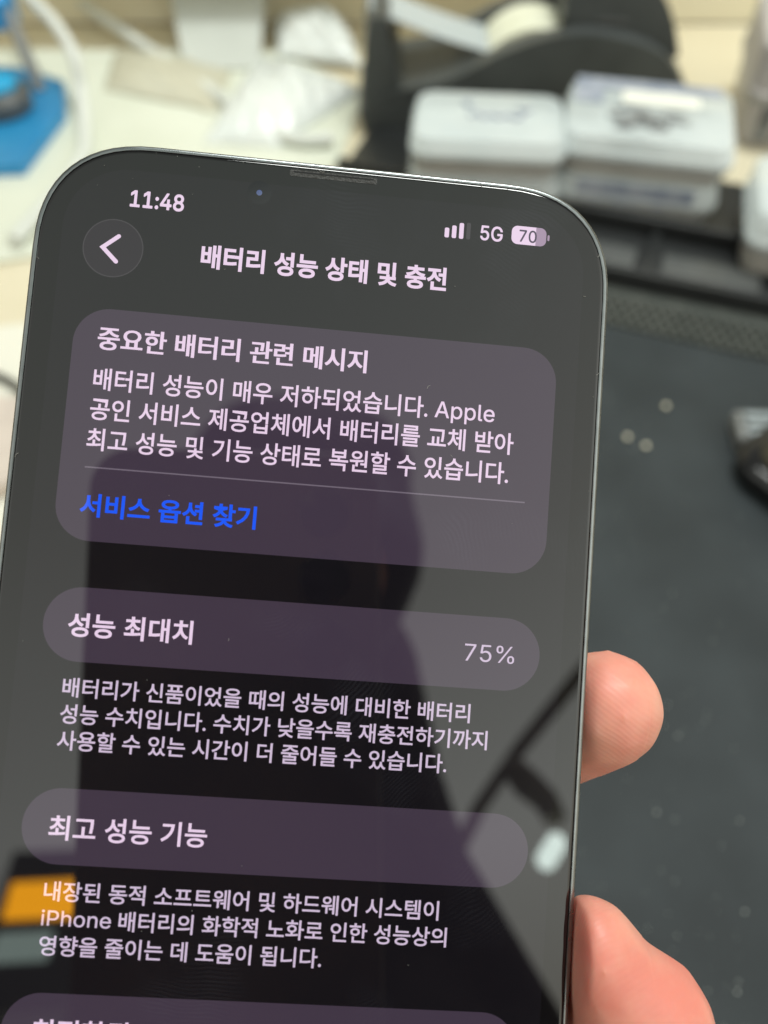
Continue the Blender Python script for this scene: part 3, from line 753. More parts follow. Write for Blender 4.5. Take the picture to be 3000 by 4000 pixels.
# outlines of the few Latin letters and figures, in thousandths of an em
GL = {"clock":[[[1737,-24],[1802,-25],[1821,-22],[1857,-12],[1878,-3],[1895,7],[1922,28],[1945,57],[1960,88],[1964,105],[1967,124],[1967,145],[1965,164],[1955,195],[1938,226],[1900,264],[1898,269],[1915,288],[1929,307],[1937,324],[1943,340],[1948,371],[1949,386],[1946,409],[1941,428],[1921,465],[1906,483],[1886,501],[1874,509],[1847,522],[1833,527],[1809,532],[1795,534],[1747,534],[1712,526],[1695,521],[1674,510],[1656,497],[1626,467],[1609,438],[1604,424],[1599,402],[1599,359],[1607,328],[1623,297],[1646,274],[1648,269],[1646,264],[1633,253],[1612,231],[1601,214],[1590,193],[1583,171],[1580,152],[1580,119],[1584,95],[1592,74],[1604,52],[1615,38],[1635,19],[1659,2],[1683,-10],[1705,-18]],[[985,-22],[1016,-22],[1036,-14],[1055,4],[1061,14],[1064,24],[1065,57],[1057,74],[1050,84],[1041,93],[1028,100],[1017,105],[990,105],[969,97],[949,78],[941,67],[938,57],[937,28],[945,9],[952,-1],[961,-10],[974,-17]],[[73,-17],[86,-18],[388,-18],[395,-17],[402,-13],[407,-7],[410,0],[410,57],[407,64],[400,71],[388,75],[302,75],[297,76],[294,81],[294,500],[293,512],[286,522],[276,527],[202,527],[193,526],[181,519],[86,450],[73,438],[68,428],[68,357],[74,347],[83,340],[90,340],[97,343],[186,407],[190,408],[192,407],[194,397],[193,81],[190,76],[186,75],[81,75],[74,74],[66,70],[60,62],[58,55],[58,2],[63,-10]],[[526,-17],[538,-18],[840,-18],[847,-17],[855,-13],[860,-7],[862,0],[862,57],[859,64],[852,71],[840,75],[757,75],[752,76],[749,81],[749,500],[747,512],[740,522],[731,527],[655,527],[645,526],[638,522],[545,455],[527,440],[521,428],[521,357],[526,347],[536,340],[543,340],[552,344],[638,406],[644,407],[646,397],[646,81],[643,76],[638,75],[533,75],[526,74],[519,70],[513,62],[511,55],[511,2],[516,-10]],[[1371,-17],[1436,-18],[1443,-16],[1451,-10],[1456,2],[1457,83],[1459,85],[1464,87],[1509,87],[1516,90],[1521,94],[1525,100],[1527,107],[1527,159],[1524,172],[1519,177],[1512,181],[1464,182],[1457,186],[1456,193],[1455,319],[1452,326],[1448,331],[1443,335],[1436,337],[1374,336],[1364,332],[1358,324],[1356,312],[1356,193],[1355,186],[1352,183],[1345,182],[1247,182],[1240,183],[1238,186],[1239,190],[1254,217],[1362,399],[1415,488],[1421,502],[1421,512],[1414,522],[1402,527],[1340,527],[1333,525],[1325,519],[1117,169],[1115,159],[1115,109],[1116,102],[1121,94],[1128,89],[1136,87],[1343,87],[1352,85],[1356,78],[1356,0],[1361,-10]],[[1764,69],[1745,71],[1724,77],[1699,93],[1690,105],[1685,117],[1682,131],[1682,150],[1687,167],[1693,178],[1703,190],[1716,201],[1728,207],[1745,213],[1759,215],[1783,215],[1793,214],[1816,207],[1831,200],[1843,191],[1858,169],[1862,157],[1865,138],[1862,121],[1858,109],[1851,97],[1840,88],[1826,79],[1807,73],[1778,68]],[[989,252],[1012,252],[1024,255],[1036,262],[1057,283],[1065,302],[1065,331],[1057,350],[1036,371],[1024,378],[1012,381],[1000,382],[983,379],[974,375],[964,369],[947,352],[940,338],[937,328],[938,302],[947,281],[966,262],[978,255]],[[1764,309],[1745,313],[1731,319],[1714,332],[1707,343],[1703,355],[1699,369],[1699,381],[1702,395],[1707,408],[1715,419],[1724,427],[1736,433],[1752,438],[1771,441],[1780,440],[1795,438],[1812,432],[1824,426],[1833,417],[1841,405],[1845,390],[1846,364],[1843,352],[1836,338],[1828,329],[1819,321],[1795,312],[1776,308]]],"net":[[[187,-17],[247,-18],[276,-13],[307,-2],[326,10],[343,23],[363,43],[372,55],[391,88],[400,124],[403,147],[403,181],[398,217],[388,245],[381,259],[362,287],[336,312],[319,324],[300,333],[278,341],[243,346],[216,346],[195,343],[159,333],[153,333],[151,345],[161,433],[164,437],[171,439],[369,440],[374,443],[377,450],[377,509],[374,517],[364,520],[138,520],[93,519],[87,517],[83,507],[56,267],[57,247],[62,242],[66,240],[112,235],[131,235],[138,237],[163,252],[195,262],[216,265],[240,261],[255,256],[271,248],[289,233],[306,205],[312,188],[315,171],[315,152],[312,136],[304,114],[293,97],[278,82],[264,73],[233,63],[209,63],[197,66],[178,73],[166,80],[157,88],[147,100],[140,114],[133,136],[127,140],[62,141],[55,140],[50,136],[49,128],[49,109],[56,81],[64,64],[83,37],[99,21],[128,2],[155,-10]],[[682,-17],[755,-18],[776,-15],[800,-8],[819,-2],[845,12],[874,32],[891,50],[916,83],[926,104],[934,126],[941,159],[944,186],[944,257],[940,264],[931,268],[740,268],[731,266],[726,262],[725,255],[725,200],[728,190],[738,187],[850,186],[853,181],[853,174],[844,145],[833,123],[816,102],[790,83],[764,72],[735,66],[712,65],[681,72],[652,84],[620,107],[607,124],[592,147],[582,171],[576,193],[570,221],[568,252],[570,288],[575,314],[589,355],[603,381],[618,400],[626,408],[644,421],[669,433],[695,441],[721,444],[745,441],[764,436],[778,430],[805,413],[826,390],[838,369],[848,345],[855,338],[864,337],[931,337],[935,340],[938,344],[939,357],[927,397],[918,417],[905,438],[893,452],[872,474],[850,491],[821,508],[797,517],[766,524],[743,527],[690,527],[657,522],[633,514],[605,502],[578,484],[549,457],[528,431],[509,397],[495,359],[487,328],[482,293],[482,217],[485,193],[496,143],[505,119],[520,90],[544,57],[569,32],[590,16],[619,1],[647,-10]]],"pct":[[[651,-14],[702,-15],[731,-10],[762,3],[787,21],[814,50],[829,71],[838,90],[853,131],[860,159],[865,193],[868,224],[868,288],[865,317],[855,369],[849,393],[841,412],[828,438],[817,455],[805,470],[788,486],[767,502],[747,512],[728,519],[707,523],[697,525],[659,525],[628,518],[614,513],[597,505],[564,480],[538,447],[519,412],[504,369],[499,347],[494,314],[491,288],[491,226],[494,190],[507,128],[521,90],[530,71],[547,47],[576,18],[588,9],[607,-2],[638,-12]],[[98,-7],[162,-8],[169,-6],[176,2],[396,438],[401,452],[401,505],[397,512],[390,517],[140,518],[69,518],[59,514],[55,509],[54,505],[53,457],[55,450],[62,443],[71,442],[297,441],[303,440],[305,436],[92,12],[90,5],[91,0]],[[676,59],[659,62],[647,65],[628,76],[612,92],[596,119],[585,147],[575,195],[572,221],[572,288],[578,328],[585,362],[597,393],[609,414],[625,431],[640,441],[659,448],[683,450],[700,448],[712,444],[733,432],[750,414],[766,386],[774,359],[784,314],[787,288],[787,219],[784,193],[776,155],[766,124],[750,95],[738,81],[719,68],[700,62],[683,59]]],"val":[[[1384,-8],[1426,-8],[1450,-2],[1461,4],[1478,18],[1493,37],[1499,49],[1505,73],[1508,97],[1508,119],[1505,145],[1496,173],[1478,197],[1464,209],[1445,219],[1428,223],[1419,224],[1393,224],[1366,217],[1350,209],[1332,192],[1323,180],[1314,161],[1309,142],[1306,123],[1306,92],[1311,64],[1318,42],[1333,21],[1340,13],[1364,-1]],[[649,-5],[693,-6],[724,-1],[752,10],[785,32],[810,57],[820,73],[833,99],[843,142],[844,180],[841,202],[833,226],[815,264],[801,283],[789,295],[755,318],[724,329],[693,334],[674,334],[652,331],[633,326],[612,317],[595,307],[590,307],[589,326],[604,447],[607,452],[614,453],[814,454],[819,457],[820,461],[820,499],[816,506],[809,508],[600,508],[557,508],[552,506],[549,502],[523,276],[522,257],[524,254],[531,251],[576,246],[583,248],[602,261],[619,268],[655,276],[685,276],[712,270],[736,257],[760,233],[769,216],[776,199],[779,185],[781,164],[779,140],[775,123],[767,104],[758,90],[738,70],[724,61],[693,51],[655,51],[635,56],[616,66],[606,73],[592,88],[583,102],[576,123],[571,128],[521,129],[514,126],[513,121],[516,104],[525,78],[540,54],[561,33],[578,20],[597,9],[616,2]],[[104,2],[157,1],[164,2],[168,7],[386,440],[390,449],[391,457],[391,499],[390,504],[385,507],[131,508],[74,508],[66,506],[63,499],[63,461],[64,457],[69,454],[312,453],[319,452],[321,447],[319,440],[293,388],[104,14],[101,7]],[[1046,2],[1090,1],[1095,2],[1101,7],[1431,486],[1440,502],[1438,507],[1393,508],[1388,506],[1384,502],[1048,14],[1044,7]],[[1402,35],[1390,37],[1380,42],[1373,49],[1366,61],[1361,73],[1359,90],[1358,123],[1364,149],[1375,169],[1383,174],[1393,178],[1412,179],[1424,178],[1433,174],[1441,166],[1448,154],[1455,128],[1456,90],[1450,66],[1439,47],[1433,42],[1424,37],[1412,34]],[[1075,283],[1083,282],[1114,287],[1131,294],[1146,304],[1158,316],[1170,335],[1179,359],[1182,378],[1181,426],[1175,454],[1165,473],[1152,490],[1133,505],[1112,513],[1090,517],[1074,517],[1050,513],[1030,504],[1014,493],[1004,483],[992,464],[985,445],[982,430],[982,366],[987,349],[995,330],[1011,309],[1031,294],[1050,287]],[[1074,328],[1062,331],[1052,337],[1045,345],[1039,357],[1034,373],[1034,426],[1038,440],[1042,449],[1055,465],[1062,469],[1071,472],[1090,472],[1102,469],[1109,465],[1117,457],[1122,447],[1129,421],[1129,378],[1123,354],[1112,338],[1097,330],[1085,327]]],"ap":[[[531,-146],[587,-147],[594,-146],[597,-143],[598,-134],[598,28],[599,35],[602,38],[606,34],[623,15],[635,7],[656,-5],[673,-10],[692,-13],[723,-13],[759,-7],[773,-2],[790,7],[822,31],[845,62],[860,93],[871,138],[874,159],[874,219],[869,254],[859,285],[852,302],[842,319],[825,341],[809,357],[783,374],[759,383],[733,389],[687,389],[668,386],[654,381],[640,374],[621,360],[604,340],[599,337],[596,343],[596,376],[592,383],[585,384],[537,384],[531,383],[528,381],[527,371],[527,-134],[527,-141]],[[957,-146],[1011,-147],[1018,-146],[1021,-143],[1022,-134],[1022,28],[1024,38],[1028,38],[1030,35],[1042,21],[1054,11],[1075,-3],[1097,-10],[1116,-13],[1149,-13],[1185,-6],[1218,9],[1244,29],[1252,38],[1266,57],[1276,73],[1288,102],[1295,135],[1298,154],[1298,223],[1292,257],[1283,288],[1269,316],[1252,339],[1233,358],[1211,372],[1185,383],[1156,389],[1111,389],[1078,381],[1052,365],[1030,342],[1025,340],[1022,345],[1022,376],[1018,383],[1011,384],[964,384],[957,383],[954,381],[953,371],[953,-134],[953,-141]],[[1708,-12],[1744,-13],[1768,-11],[1804,-1],[1828,11],[1847,25],[1864,42],[1873,54],[1884,78],[1886,85],[1885,93],[1883,96],[1878,98],[1823,110],[1818,107],[1807,88],[1797,77],[1787,68],[1773,60],[1737,51],[1718,51],[1697,56],[1680,62],[1664,73],[1644,93],[1633,109],[1627,126],[1620,154],[1621,162],[1623,164],[1630,165],[1887,166],[1892,169],[1893,173],[1893,221],[1888,257],[1881,283],[1869,309],[1857,328],[1843,345],[1819,364],[1783,381],[1742,389],[1699,389],[1671,383],[1654,378],[1628,364],[1603,345],[1589,328],[1576,309],[1563,283],[1555,259],[1549,226],[1548,152],[1554,121],[1560,100],[1569,78],[1582,57],[1593,43],[1613,23],[1630,11],[1654,-1],[1678,-8]],[[1439,-5],[1449,-6],[1497,-5],[1509,-2],[1512,2],[1512,9],[1509,31],[1503,54],[1497,58],[1473,58],[1461,60],[1454,66],[1449,81],[1448,500],[1447,509],[1444,511],[1440,513],[1385,513],[1378,509],[1377,502],[1377,62],[1384,35],[1399,14],[1418,1]],[[16,-3],[80,-4],[90,-1],[93,4],[137,131],[142,136],[152,137],[328,137],[337,135],[340,133],[345,123],[390,-1],[394,-3],[399,-4],[456,-4],[464,-3],[467,2],[466,9],[368,276],[283,507],[278,512],[271,513],[204,513],[197,510],[187,488],[15,14],[13,2]],[[694,52],[671,57],[649,68],[630,84],[618,102],[610,119],[601,150],[598,169],[598,209],[601,231],[607,252],[617,273],[631,295],[642,305],[661,317],[687,324],[706,325],[728,321],[747,312],[766,296],[780,278],[791,257],[800,226],[803,204],[803,176],[800,152],[793,128],[783,104],[773,89],[754,70],[740,61],[718,54]],[[1118,52],[1097,56],[1075,66],[1060,78],[1047,95],[1035,119],[1027,143],[1022,171],[1022,204],[1025,228],[1032,254],[1039,271],[1058,297],[1073,309],[1092,319],[1114,324],[1130,325],[1154,320],[1175,309],[1196,290],[1204,278],[1216,254],[1223,228],[1226,209],[1227,171],[1222,143],[1214,119],[1204,100],[1190,80],[1173,66],[1159,59],[1142,54],[1125,51]],[[168,204],[166,207],[166,214],[235,421],[237,424],[240,425],[242,422],[258,373],[281,300],[312,216],[313,207],[310,204],[304,203]],[[1625,225],[1623,226],[1621,231],[1623,243],[1629,259],[1637,276],[1647,289],[1660,302],[1683,317],[1709,324],[1737,324],[1754,320],[1766,315],[1778,307],[1789,297],[1802,281],[1811,262],[1819,235],[1818,229],[1816,226],[1806,225]]],"ip":[[[1199,-11],[1250,-12],[1272,-9],[1300,0],[1319,10],[1334,20],[1365,50],[1377,68],[1391,96],[1403,139],[1406,160],[1406,220],[1403,239],[1396,268],[1382,301],[1370,320],[1358,335],[1344,348],[1331,358],[1312,370],[1291,380],[1258,388],[1222,390],[1198,387],[1174,382],[1160,377],[1143,369],[1115,349],[1100,335],[1088,320],[1071,291],[1060,260],[1052,222],[1052,158],[1054,139],[1064,101],[1073,82],[1081,68],[1105,36],[1131,15],[1162,-2],[1179,-7]],[[2025,-11],[2086,-12],[2117,-5],[2134,1],[2150,9],[2173,25],[2196,48],[2209,70],[2214,84],[2214,91],[2210,96],[2205,98],[2162,108],[2153,109],[2146,103],[2136,86],[2122,71],[2115,66],[2098,58],[2074,52],[2041,52],[2027,55],[2010,61],[1996,69],[1986,76],[1971,91],[1959,113],[1952,132],[1948,156],[1950,162],[1960,164],[2215,164],[2219,166],[2223,172],[2223,196],[2221,213],[2220,232],[2217,251],[2209,282],[2198,306],[2186,325],[2172,342],[2153,358],[2127,374],[2110,380],[2081,387],[2053,390],[2019,387],[1991,380],[1969,370],[1950,358],[1929,340],[1909,315],[1895,289],[1883,256],[1878,232],[1875,208],[1876,165],[1878,144],[1886,110],[1895,87],[1910,60],[1921,46],[1942,25],[1976,3],[2003,-7]],[[52,-4],[110,-5],[115,-3],[118,3],[118,370],[117,377],[113,382],[55,383],[50,381],[47,375],[47,8],[48,1]],[[228,-4],[286,-5],[293,-3],[296,1],[297,170],[298,177],[300,179],[308,181],[419,181],[443,183],[467,189],[496,199],[517,212],[537,229],[554,251],[567,277],[577,308],[580,329],[580,365],[573,403],[564,427],[550,449],[532,470],[517,482],[496,495],[467,506],[443,511],[415,514],[238,514],[229,513],[225,510],[223,498],[223,8],[224,1]],[[664,-4],[719,-5],[725,-4],[729,0],[730,8],[730,237],[733,258],[738,272],[744,284],[750,292],[765,306],[788,319],[805,323],[815,323],[838,323],[855,318],[869,310],[884,296],[894,279],[898,268],[902,246],[902,8],[903,0],[907,-4],[912,-5],[962,-5],[969,-3],[972,1],[973,8],[973,237],[973,263],[970,282],[964,306],[958,320],[947,339],[937,351],[924,363],[903,376],[886,383],[865,388],[836,390],[810,387],[793,383],[774,375],[750,359],[736,344],[733,344],[731,346],[730,353],[729,508],[727,512],[719,514],[669,514],[662,512],[659,508],[659,501],[659,10],[659,1]],[[1490,-4],[1543,-5],[1550,-3],[1553,1],[1554,225],[1557,248],[1564,275],[1577,294],[1586,304],[1608,316],[1636,323],[1660,323],[1677,319],[1688,314],[1705,302],[1714,289],[1722,272],[1728,241],[1728,8],[1730,-2],[1734,-4],[1743,-5],[1788,-5],[1793,-4],[1797,-2],[1799,8],[1799,106],[1799,246],[1796,277],[1789,306],[1778,329],[1769,342],[1749,363],[1738,370],[1722,379],[1696,387],[1665,390],[1638,388],[1612,381],[1593,372],[1579,361],[1558,341],[1554,346],[1553,375],[1548,381],[1538,383],[1491,382],[1486,377],[1485,368],[1485,8],[1486,1]],[[1210,53],[1186,60],[1174,67],[1158,81],[1142,103],[1131,129],[1123,163],[1123,210],[1129,239],[1139,268],[1152,289],[1165,302],[1181,313],[1205,323],[1229,326],[1246,323],[1267,318],[1288,306],[1304,291],[1316,272],[1325,251],[1332,225],[1335,206],[1334,165],[1327,129],[1320,110],[1310,93],[1294,75],[1274,61],[1255,55],[1241,52]],[[1953,227],[1950,229],[1949,234],[1952,248],[1960,268],[1967,279],[1974,290],[1987,303],[2010,317],[2029,323],[2046,326],[2060,325],[2093,317],[2108,308],[2118,298],[2134,277],[2141,260],[2148,234],[2148,229],[2145,227],[2136,226]],[[303,248],[298,251],[297,258],[297,434],[298,444],[301,446],[308,447],[412,447],[431,444],[453,438],[477,423],[486,413],[497,394],[503,377],[506,356],[506,334],[500,308],[491,289],[481,276],[474,270],[455,258],[434,251],[417,248]],[[73,439],[91,438],[108,443],[120,453],[129,470],[130,494],[127,503],[115,518],[96,527],[74,528],[60,523],[47,513],[38,496],[37,475],[43,460],[48,453],[58,445]]]}


def glyphs(name, key, x0, x1, yc, h, m, parent, z=TZ):
    xs = [p[0] for lp in GL[key] for p in lp]; a, b_ = min(xs), max(xs)
    cu = bpy.data.curves.new('t', 'CURVE'); cu.dimensions = '2D'; cu.fill_mode = 'BOTH'
    for lp in GL[key]:
        sp = cu.splines.new('POLY'); sp.points.add(len(lp) - 1); sp.use_cyclic_u = True
        for p, (x, y) in zip(sp.points, lp): p.co = (x / 1000, y / 1000, 0, 1)
    o = bpy.data.objects.new('t', cu); COL.objects.link(o)
    me = bpy.data.meshes.new_from_object(o.evaluated_get(bpy.context.evaluated_depsgraph_get()))
    bpy.data.objects.remove(o); bpy.data.curves.remove(cu)
    me.materials.clear()
    sx = (x1 - x0) / (b_ - a) * 1000; k = h / .523
    for v in me.vertices:
        v.co = P2(x0 + (v.co.x - a / 1000) * sx, (yc + h / 2) - v.co.y * k, z)
    me.name = name
    return link(name, me, m, parent)

flat('display_area', [rr2(0, 390, 0, 844, 47, 24)], .005, M['area'], phone)
# status row
glyphs('clock_text', 'clock', 46.8, 86.3, 21.3, 12.3, M['text'], phone)
sig = empty('signal_icon'); sig.parent = phone
for i, (x0, x1, yt) in enumerate(((281.8, 285.2, 19.6), (287.3, 290.7, 17.4), (292.8, 296.2, 14.9), (298.3, 301.4, 14.2))):
    flat('bar', [rr2(x0, x1, yt, 27.2, 1.1, 5)], TZ, M['dim_bar'] if i == 3 else M['text'], sig)
glyphs('network_text', 'net', 309.1, 326.2, 20.6, 11.3, M['text'], phone)
bat = flat('battery_icon', [rr2(333.0, 359.8, 12.6, 26.9, 4.6)], CZ, M['mauve'], phone)
lp = [(x, y) for x, y in rr2(333.0, 359.8, 12.6, 26.9, 4.6)]
flat('charge_fill', [[(min(x, 351.7), y) for x, y in lp if x < 352.2 or True]], .016, M['text'], bat)
flat('terminal', [rr2(360.7, 362.3, 17.6, 22.2, .8, 4)], TZ, M['mauve'], bat)
glyphs('percent_text', 'pct', 338.9, 352.4, 20.0, 9.4, M['dark_px'], bat, .030)
# title row
bk = flat('back_button', [[(38 + 22 * math.cos(k * math.pi / 36), 60.5 + 22 * math.sin(k * math.pi / 36)) for k in range(72)]], CZ, M['circle'], phone)
bm = bmesh.new()
ri = [[bm.verts.new(P2(38 + r * math.cos(k * math.pi / 36), 60.5 + r * math.sin(k * math.pi / 36), .016)) for k in range(72)] for r in (21.2, 22.0)]
for k in range(72): bm.faces.new((ri[0][k], ri[0][(k + 1) % 72], ri[1][(k + 1) % 72], ri[1][k]))
tobj('button_rim', bm, M['circle_rim'], bk, False)


def stroke(pts, w):
    """A round-ended polyline as one flat outline."""
    P = [Vector(p) for p in pts]; L, Rr = [], []
    a, b_, c = P
    d1 = (b_ - a).normalized(); d2 = (c - b_).normalized()
    n1 = Vector((-d1.y, d1.x)); n2 = Vector((-d2.y, d2.x)); m_ = (n1 + n2).normalized(); k = w / m_.dot(n1)
    out = [a + (-d1 * math.cos(t_) + n1 * math.sin(t_)) * w for t_ in [math.pi * i / 10 - math.pi / 2 for i in range(11)]]
    out.append(b_ + m_ * k)
    out += [c + (d2 * math.cos(t_) + n2 * math.sin(t_)) * w for t_ in [math.pi / 2 - math.pi * i / 10 for i in range(11)]]
    out.append(b_ - m_ * k)
    return [(p.x, p.y) for p in out]


flat('chevron_icon', [stroke([(41.3, 51.2), (30.4, 60.4), (41.0, 70.4)], 1.55)], TZ, M['text'], bk)
text('title_text', '배터리 성능 상태 및 충전', 102.2, 285.8, 60.0, 19.0, M['text'], phone, .030, TZ)
# message panel
c1_ = flat('message_panel', [rr2(16, 374, 106.3, 276.6, 26)], CZ, M['card'], phone)
text('heading_text', '중요한 배터리 관련 메시지', 33.9, 230.6, 128.3, 18.6, M['text'], c1_, .0125, TZ, .3745, .014)
glyphs('body_text', 'ap', 284.0, 329.0, 158.9, 12.4, M['text'], c1_)
text('body_text', '배터리 성능이 매우 저하되었습니다.', 33.6, 278.6, 158.6, 17.6, M['text'], c1_, .014, TZ)
text('body_text', '공인 서비스 제공업체에서 배터리를 교체 받아', 33.4, 344.6, 180.6, 17.6, M['text'], c1_, .014, TZ)
text('body_text', '최고 성능 및 기능 상태로 복원할 수 있습니다.', 33.2, 342.2, 203.0, 17.6, M['text'], c1_, .014, TZ)
flat('divider_line', [[(33.8, 222.9), (355.8, 222.9), (355.8, 223.9), (33.8, 223.9)]], .016, M['line'], c1_)
text('link_text', '서비스 옵션 찾기', 33.2, 159.3, 250.8, 17.8, M['blue'], c1_, .024, TZ)
# capacity row
c2_ = flat('capacity_panel', [rr2(16, 374, 309.7, 362.4, 26.3)], CZ, M['card'], phone)
text('heading_text', '성능 최대치', 33.4, 121.3, 336.4, 18.0, M['text'], c2_, .022, TZ)
glyphs('value_text', 'val', 318.3, 355.2, 336.2, 12.6, M['text_dim'], c2_)
for i, (s, x0, x1, yc) in enumerate((('배터리가 신품이었을 때의 성능에 대비한 배터리', 34.2, 325.4, 380.5), ('성능 수치입니다. 수치가 낮을수록 재충전하기까지', 34.3, 339.2, 399.0), ('사용할 수 있는 시간이 더 줄어들 수 있습니다.', 34.1, 310.6, 417.4))):
    text('footnote_text', s, x0, x1, yc, 14.8, M['text_dim'], phone, .014, TZ)
c3_ = flat('peak_panel', [rr2(16, 374, 450.3, 502.4, 26)], CZ, M['card'], phone)
text('heading_text', '최고 성능 기능', 34.6, 144.2, 477.4, 18.0, M['text'], c3_, .018, TZ)
for i, (s, x0, x1, yc) in enumerate((('내장된 동적 소프트웨어 및 하드웨어 시스템이', 35.8, 312.2, 520.4), ('배터리의 화학적 노화로 인한 성능상의', 88.6, 319.0, 538.5), ('영향을 줄이는 데 도움이 됩니다.', 36.2, 231.3, 557.0))):
    text('footnote_text', s, x0, x1, yc, 14.6, M['text_dim'], phone, .013, TZ)
glyphs('footnote_text', 'ip', 35.8, 83.4, 538.4, 10.4, M['text_dim'], phone)
c4_ = flat('lower_panel', [rr2(16, 374, 588.5, 640.5, 26)], CZ, M['card'], phone)
text('heading_text', '최적화된', 37.0, 102.5, 614.2, 18.0, M['text'], c4_, .018, TZ)
# earpiece slot, front camera
bm = bmesh.new(); loft(bm, [[(x * MM, y * MM, z * MM) for x, y, z in rrect(10.9, .85, .2, zz, 4, 2, 0, -1.68)] for zz in (.012, .035)]); tobj('earpiece_slot', bm, M['slot'], phone, False)
bm = bmesh.new(); loft(bm, [[(x * MM, y * MM, z * MM) for x, y, z in rrect(10.0, .16, .08, zz, 4, 2, 0, -1.52)] for zz in (.036, .06)]); tobj('earpiece_slit', bm, M['black_gloss'], phone, False)
bm = bmesh.new(); lathe(bm, [(1.5 * MM, .010 * MM), (1.45 * MM, .016 * MM)], 32, (-9.0 * MM, -4.67 * MM, 0)); fc = tobj('front_camera', bm, mat('camera_window', (.003, .003, .006), .02, ior=1.70), phone)
bm = bmesh.new(); lathe(bm, [(.36 * MM, .017 * MM), (.3 * MM, .024 * MM)], 24, (-9.0 * MM, -4.67 * MM, 0)); tobj('camera_lens', bm, M['lens'], fc)
# lint on the glass (rests on the phone: a mass of its own)
bm = bmesh.new()
rl = random.Random(11)
for k in range(34):
    x, y = rl.uniform(-34, 34), -rl.uniform(1, 102)
    if k < 14: x, y = (rl.choice([-34.6, 34.6]) + rl.uniform(-.2, .2), -rl.uniform(15, 90)) if k % 2 else (rl.uniform(-22, 22), -.95 - rl.uniform(0, .3))
    L_ = rl.choice([.06, .1, .12, .35, .6]) * rl.uniform(.6, 1.2); a = rl.uniform(0, 6.28); r_ = rl.uniform(.015, .035)
    q = [(x + L_ * math.cos(a + .8 * s) * s, y + L_ * math.sin(a + .8 * s) * s, .05 + r_) for s in (0, .33, .66, 1)]
    tube(bm, [PH @ (Vector(p) * MM) for p in q], r_ * MM, 5)
o = tobj('lint', bm, M['lint']); tag(o, 'specks of lint and dust lying on the phone glass', 'lint', kind='stuff')


# ------------------------------------------------------------------ camera phone and photographer, seen mirrored in the glass
slab = empty('camera_phone', mw=CAMM.copy())
tag(slab, 'black camera phone seen as a dark slab reflected in the screen', 'smartphone')
X0, X1, Y0, Y1 = -.0560, .0140, -.131, .0315
bm = bmesh.new()
cxm, cym = (X0 + X1) / 2, (Y0 + Y1) / 2
loft(bm, [rrect(X1 - X0 - .002, Y1 - Y0 - .002, .009, .0022, 8, 2, cxm, cym), rrect(X1 - X0, Y1 - Y0, .010, .0032, 8, 2, cxm, cym), rrect(X1 - X0, Y1 - Y0, .010, .0088, 8, 2, cxm, cym), rrect(X1 - X0 - .002, Y1 - Y0 - .002, .009, .0096, 8, 2, cxm, cym)])
tobj('body', bm, mat('dark_phone_back', (.17, .13, .12), .45, col2=(.07, .065, .075), scale=18), slab)
for yy in (.0165, 0, -.0165):
    bm = bmesh.new(); lathe(bm, [(.0062, .0021), (.0062, .0012), (.0054, .0010)], 36, (0, yy, 0)); tobj('lens_ring', bm, M['lens_ring'], slab)

NP = (PH.to_3x3() @ Vector((0, 0, 1))).normalized(); OP = PH.translation


def mirrored(u, v, L):              # where a thing really stands that the glass shows at (u, v)
    p = CAMM.translation + CAMM.to_3x3() @ Vector(((u - 829.5) / F_PX * L, (1106 - v) / F_PX * L, -L))
    return p - 2 * ((p - OP).dot(NP)) * NP


def mirrored_y(u, v, y):             # the same, on an upright plane
    a, b_ = mirrored(u, v, 0), mirrored(u, v, 1)
    return a.lerp(b_, (y - a.y) / (b_.y - a.y))


L_ = .60
hd = mirrored(646, 1140, L_)
fw = CAMM.to_3x3() @ Vector((0, 0, -1)); upw = CAMM.to_3x3() @ Vector((0, 1, 0)); rtw = Vector((1, 0, 0))
# left hand, in the phone's own millimetres
def mmch(*pr): return [((x, y, z), r) for (x, y, z), r in pr]
left = [
    mmch(((-2, -86, -25), 11), ((24, -77, -21), 9.2), ((36.0, -70.0, -15), 8.2), ((40.3, -65.7, -7.0), 7.8)),          # index
    mmch(((-4, -108, -27), 11.5), ((35, -117, -19), 10), ((45.2, -102.4, -1.5), 9.0), ((41.2, -97.8, -.8), 6.9), ((37.2, -93.1, .3), 6.4)),        # middle
    mmch(((-6, -124, -26), 11), ((34, -136, -19), 9.5), ((42.5, -124, -5), 9), ((38.6, -116.5, -1.5), 7.4)),              # ring
    mmch(((-9, -139, -24), 10), ((28, -151, -17.5), 8.5), ((40, -143, -7), 7.8), ((38, -136.5, -2), 6.6)),                # little
    mmch(((-32, -150, -30), 14), ((-46, -122, -22), 11.5), ((-47, -98, -9), 10), ((-41.5, -82, -1), 8.6)),                # thumb
    mmch(((-38, -160, -34), 17), ((-4, -108, -29), 14)), mmch(((-38, -160, -34), 17), ((-2, -88, -27), 12)),
    mmch(((-38, -160, -34), 17), ((-7, -125, -28), 14)), mmch(((-36, -165, -34), 17), ((-10, -140, -27), 12)),
    mmch(((-38, -160, -34), 17), ((-55, -195, -42), 21), ((-75, -235, -52), 24)),
]
hand = fused(capsules(left), .66, 14, 1)
for v in hand.vertices:            # soft flesh pressed flat where it meets the phone
    x, y, z = v.co
    if -150 < y < 2 and -12 < z < 14 and abs(x) < 44:
        if z < -7.9:
            continue
        dx, dz = 35.95 - abs(x), z + 7.95
        if dz < dx - 2.5: v.co.z = -7.95
        else:
            d = abs(x) - 35.95; d = (d + math.sqrt(d * d + 3.2)) / 2
            v.co.x = math.copysign(35.95 + d - .25 * min(1, max(0, 1 - d)), x)
MMM = Matrix.Diagonal((MM, MM, MM, 1))
hand.transform(MMM)
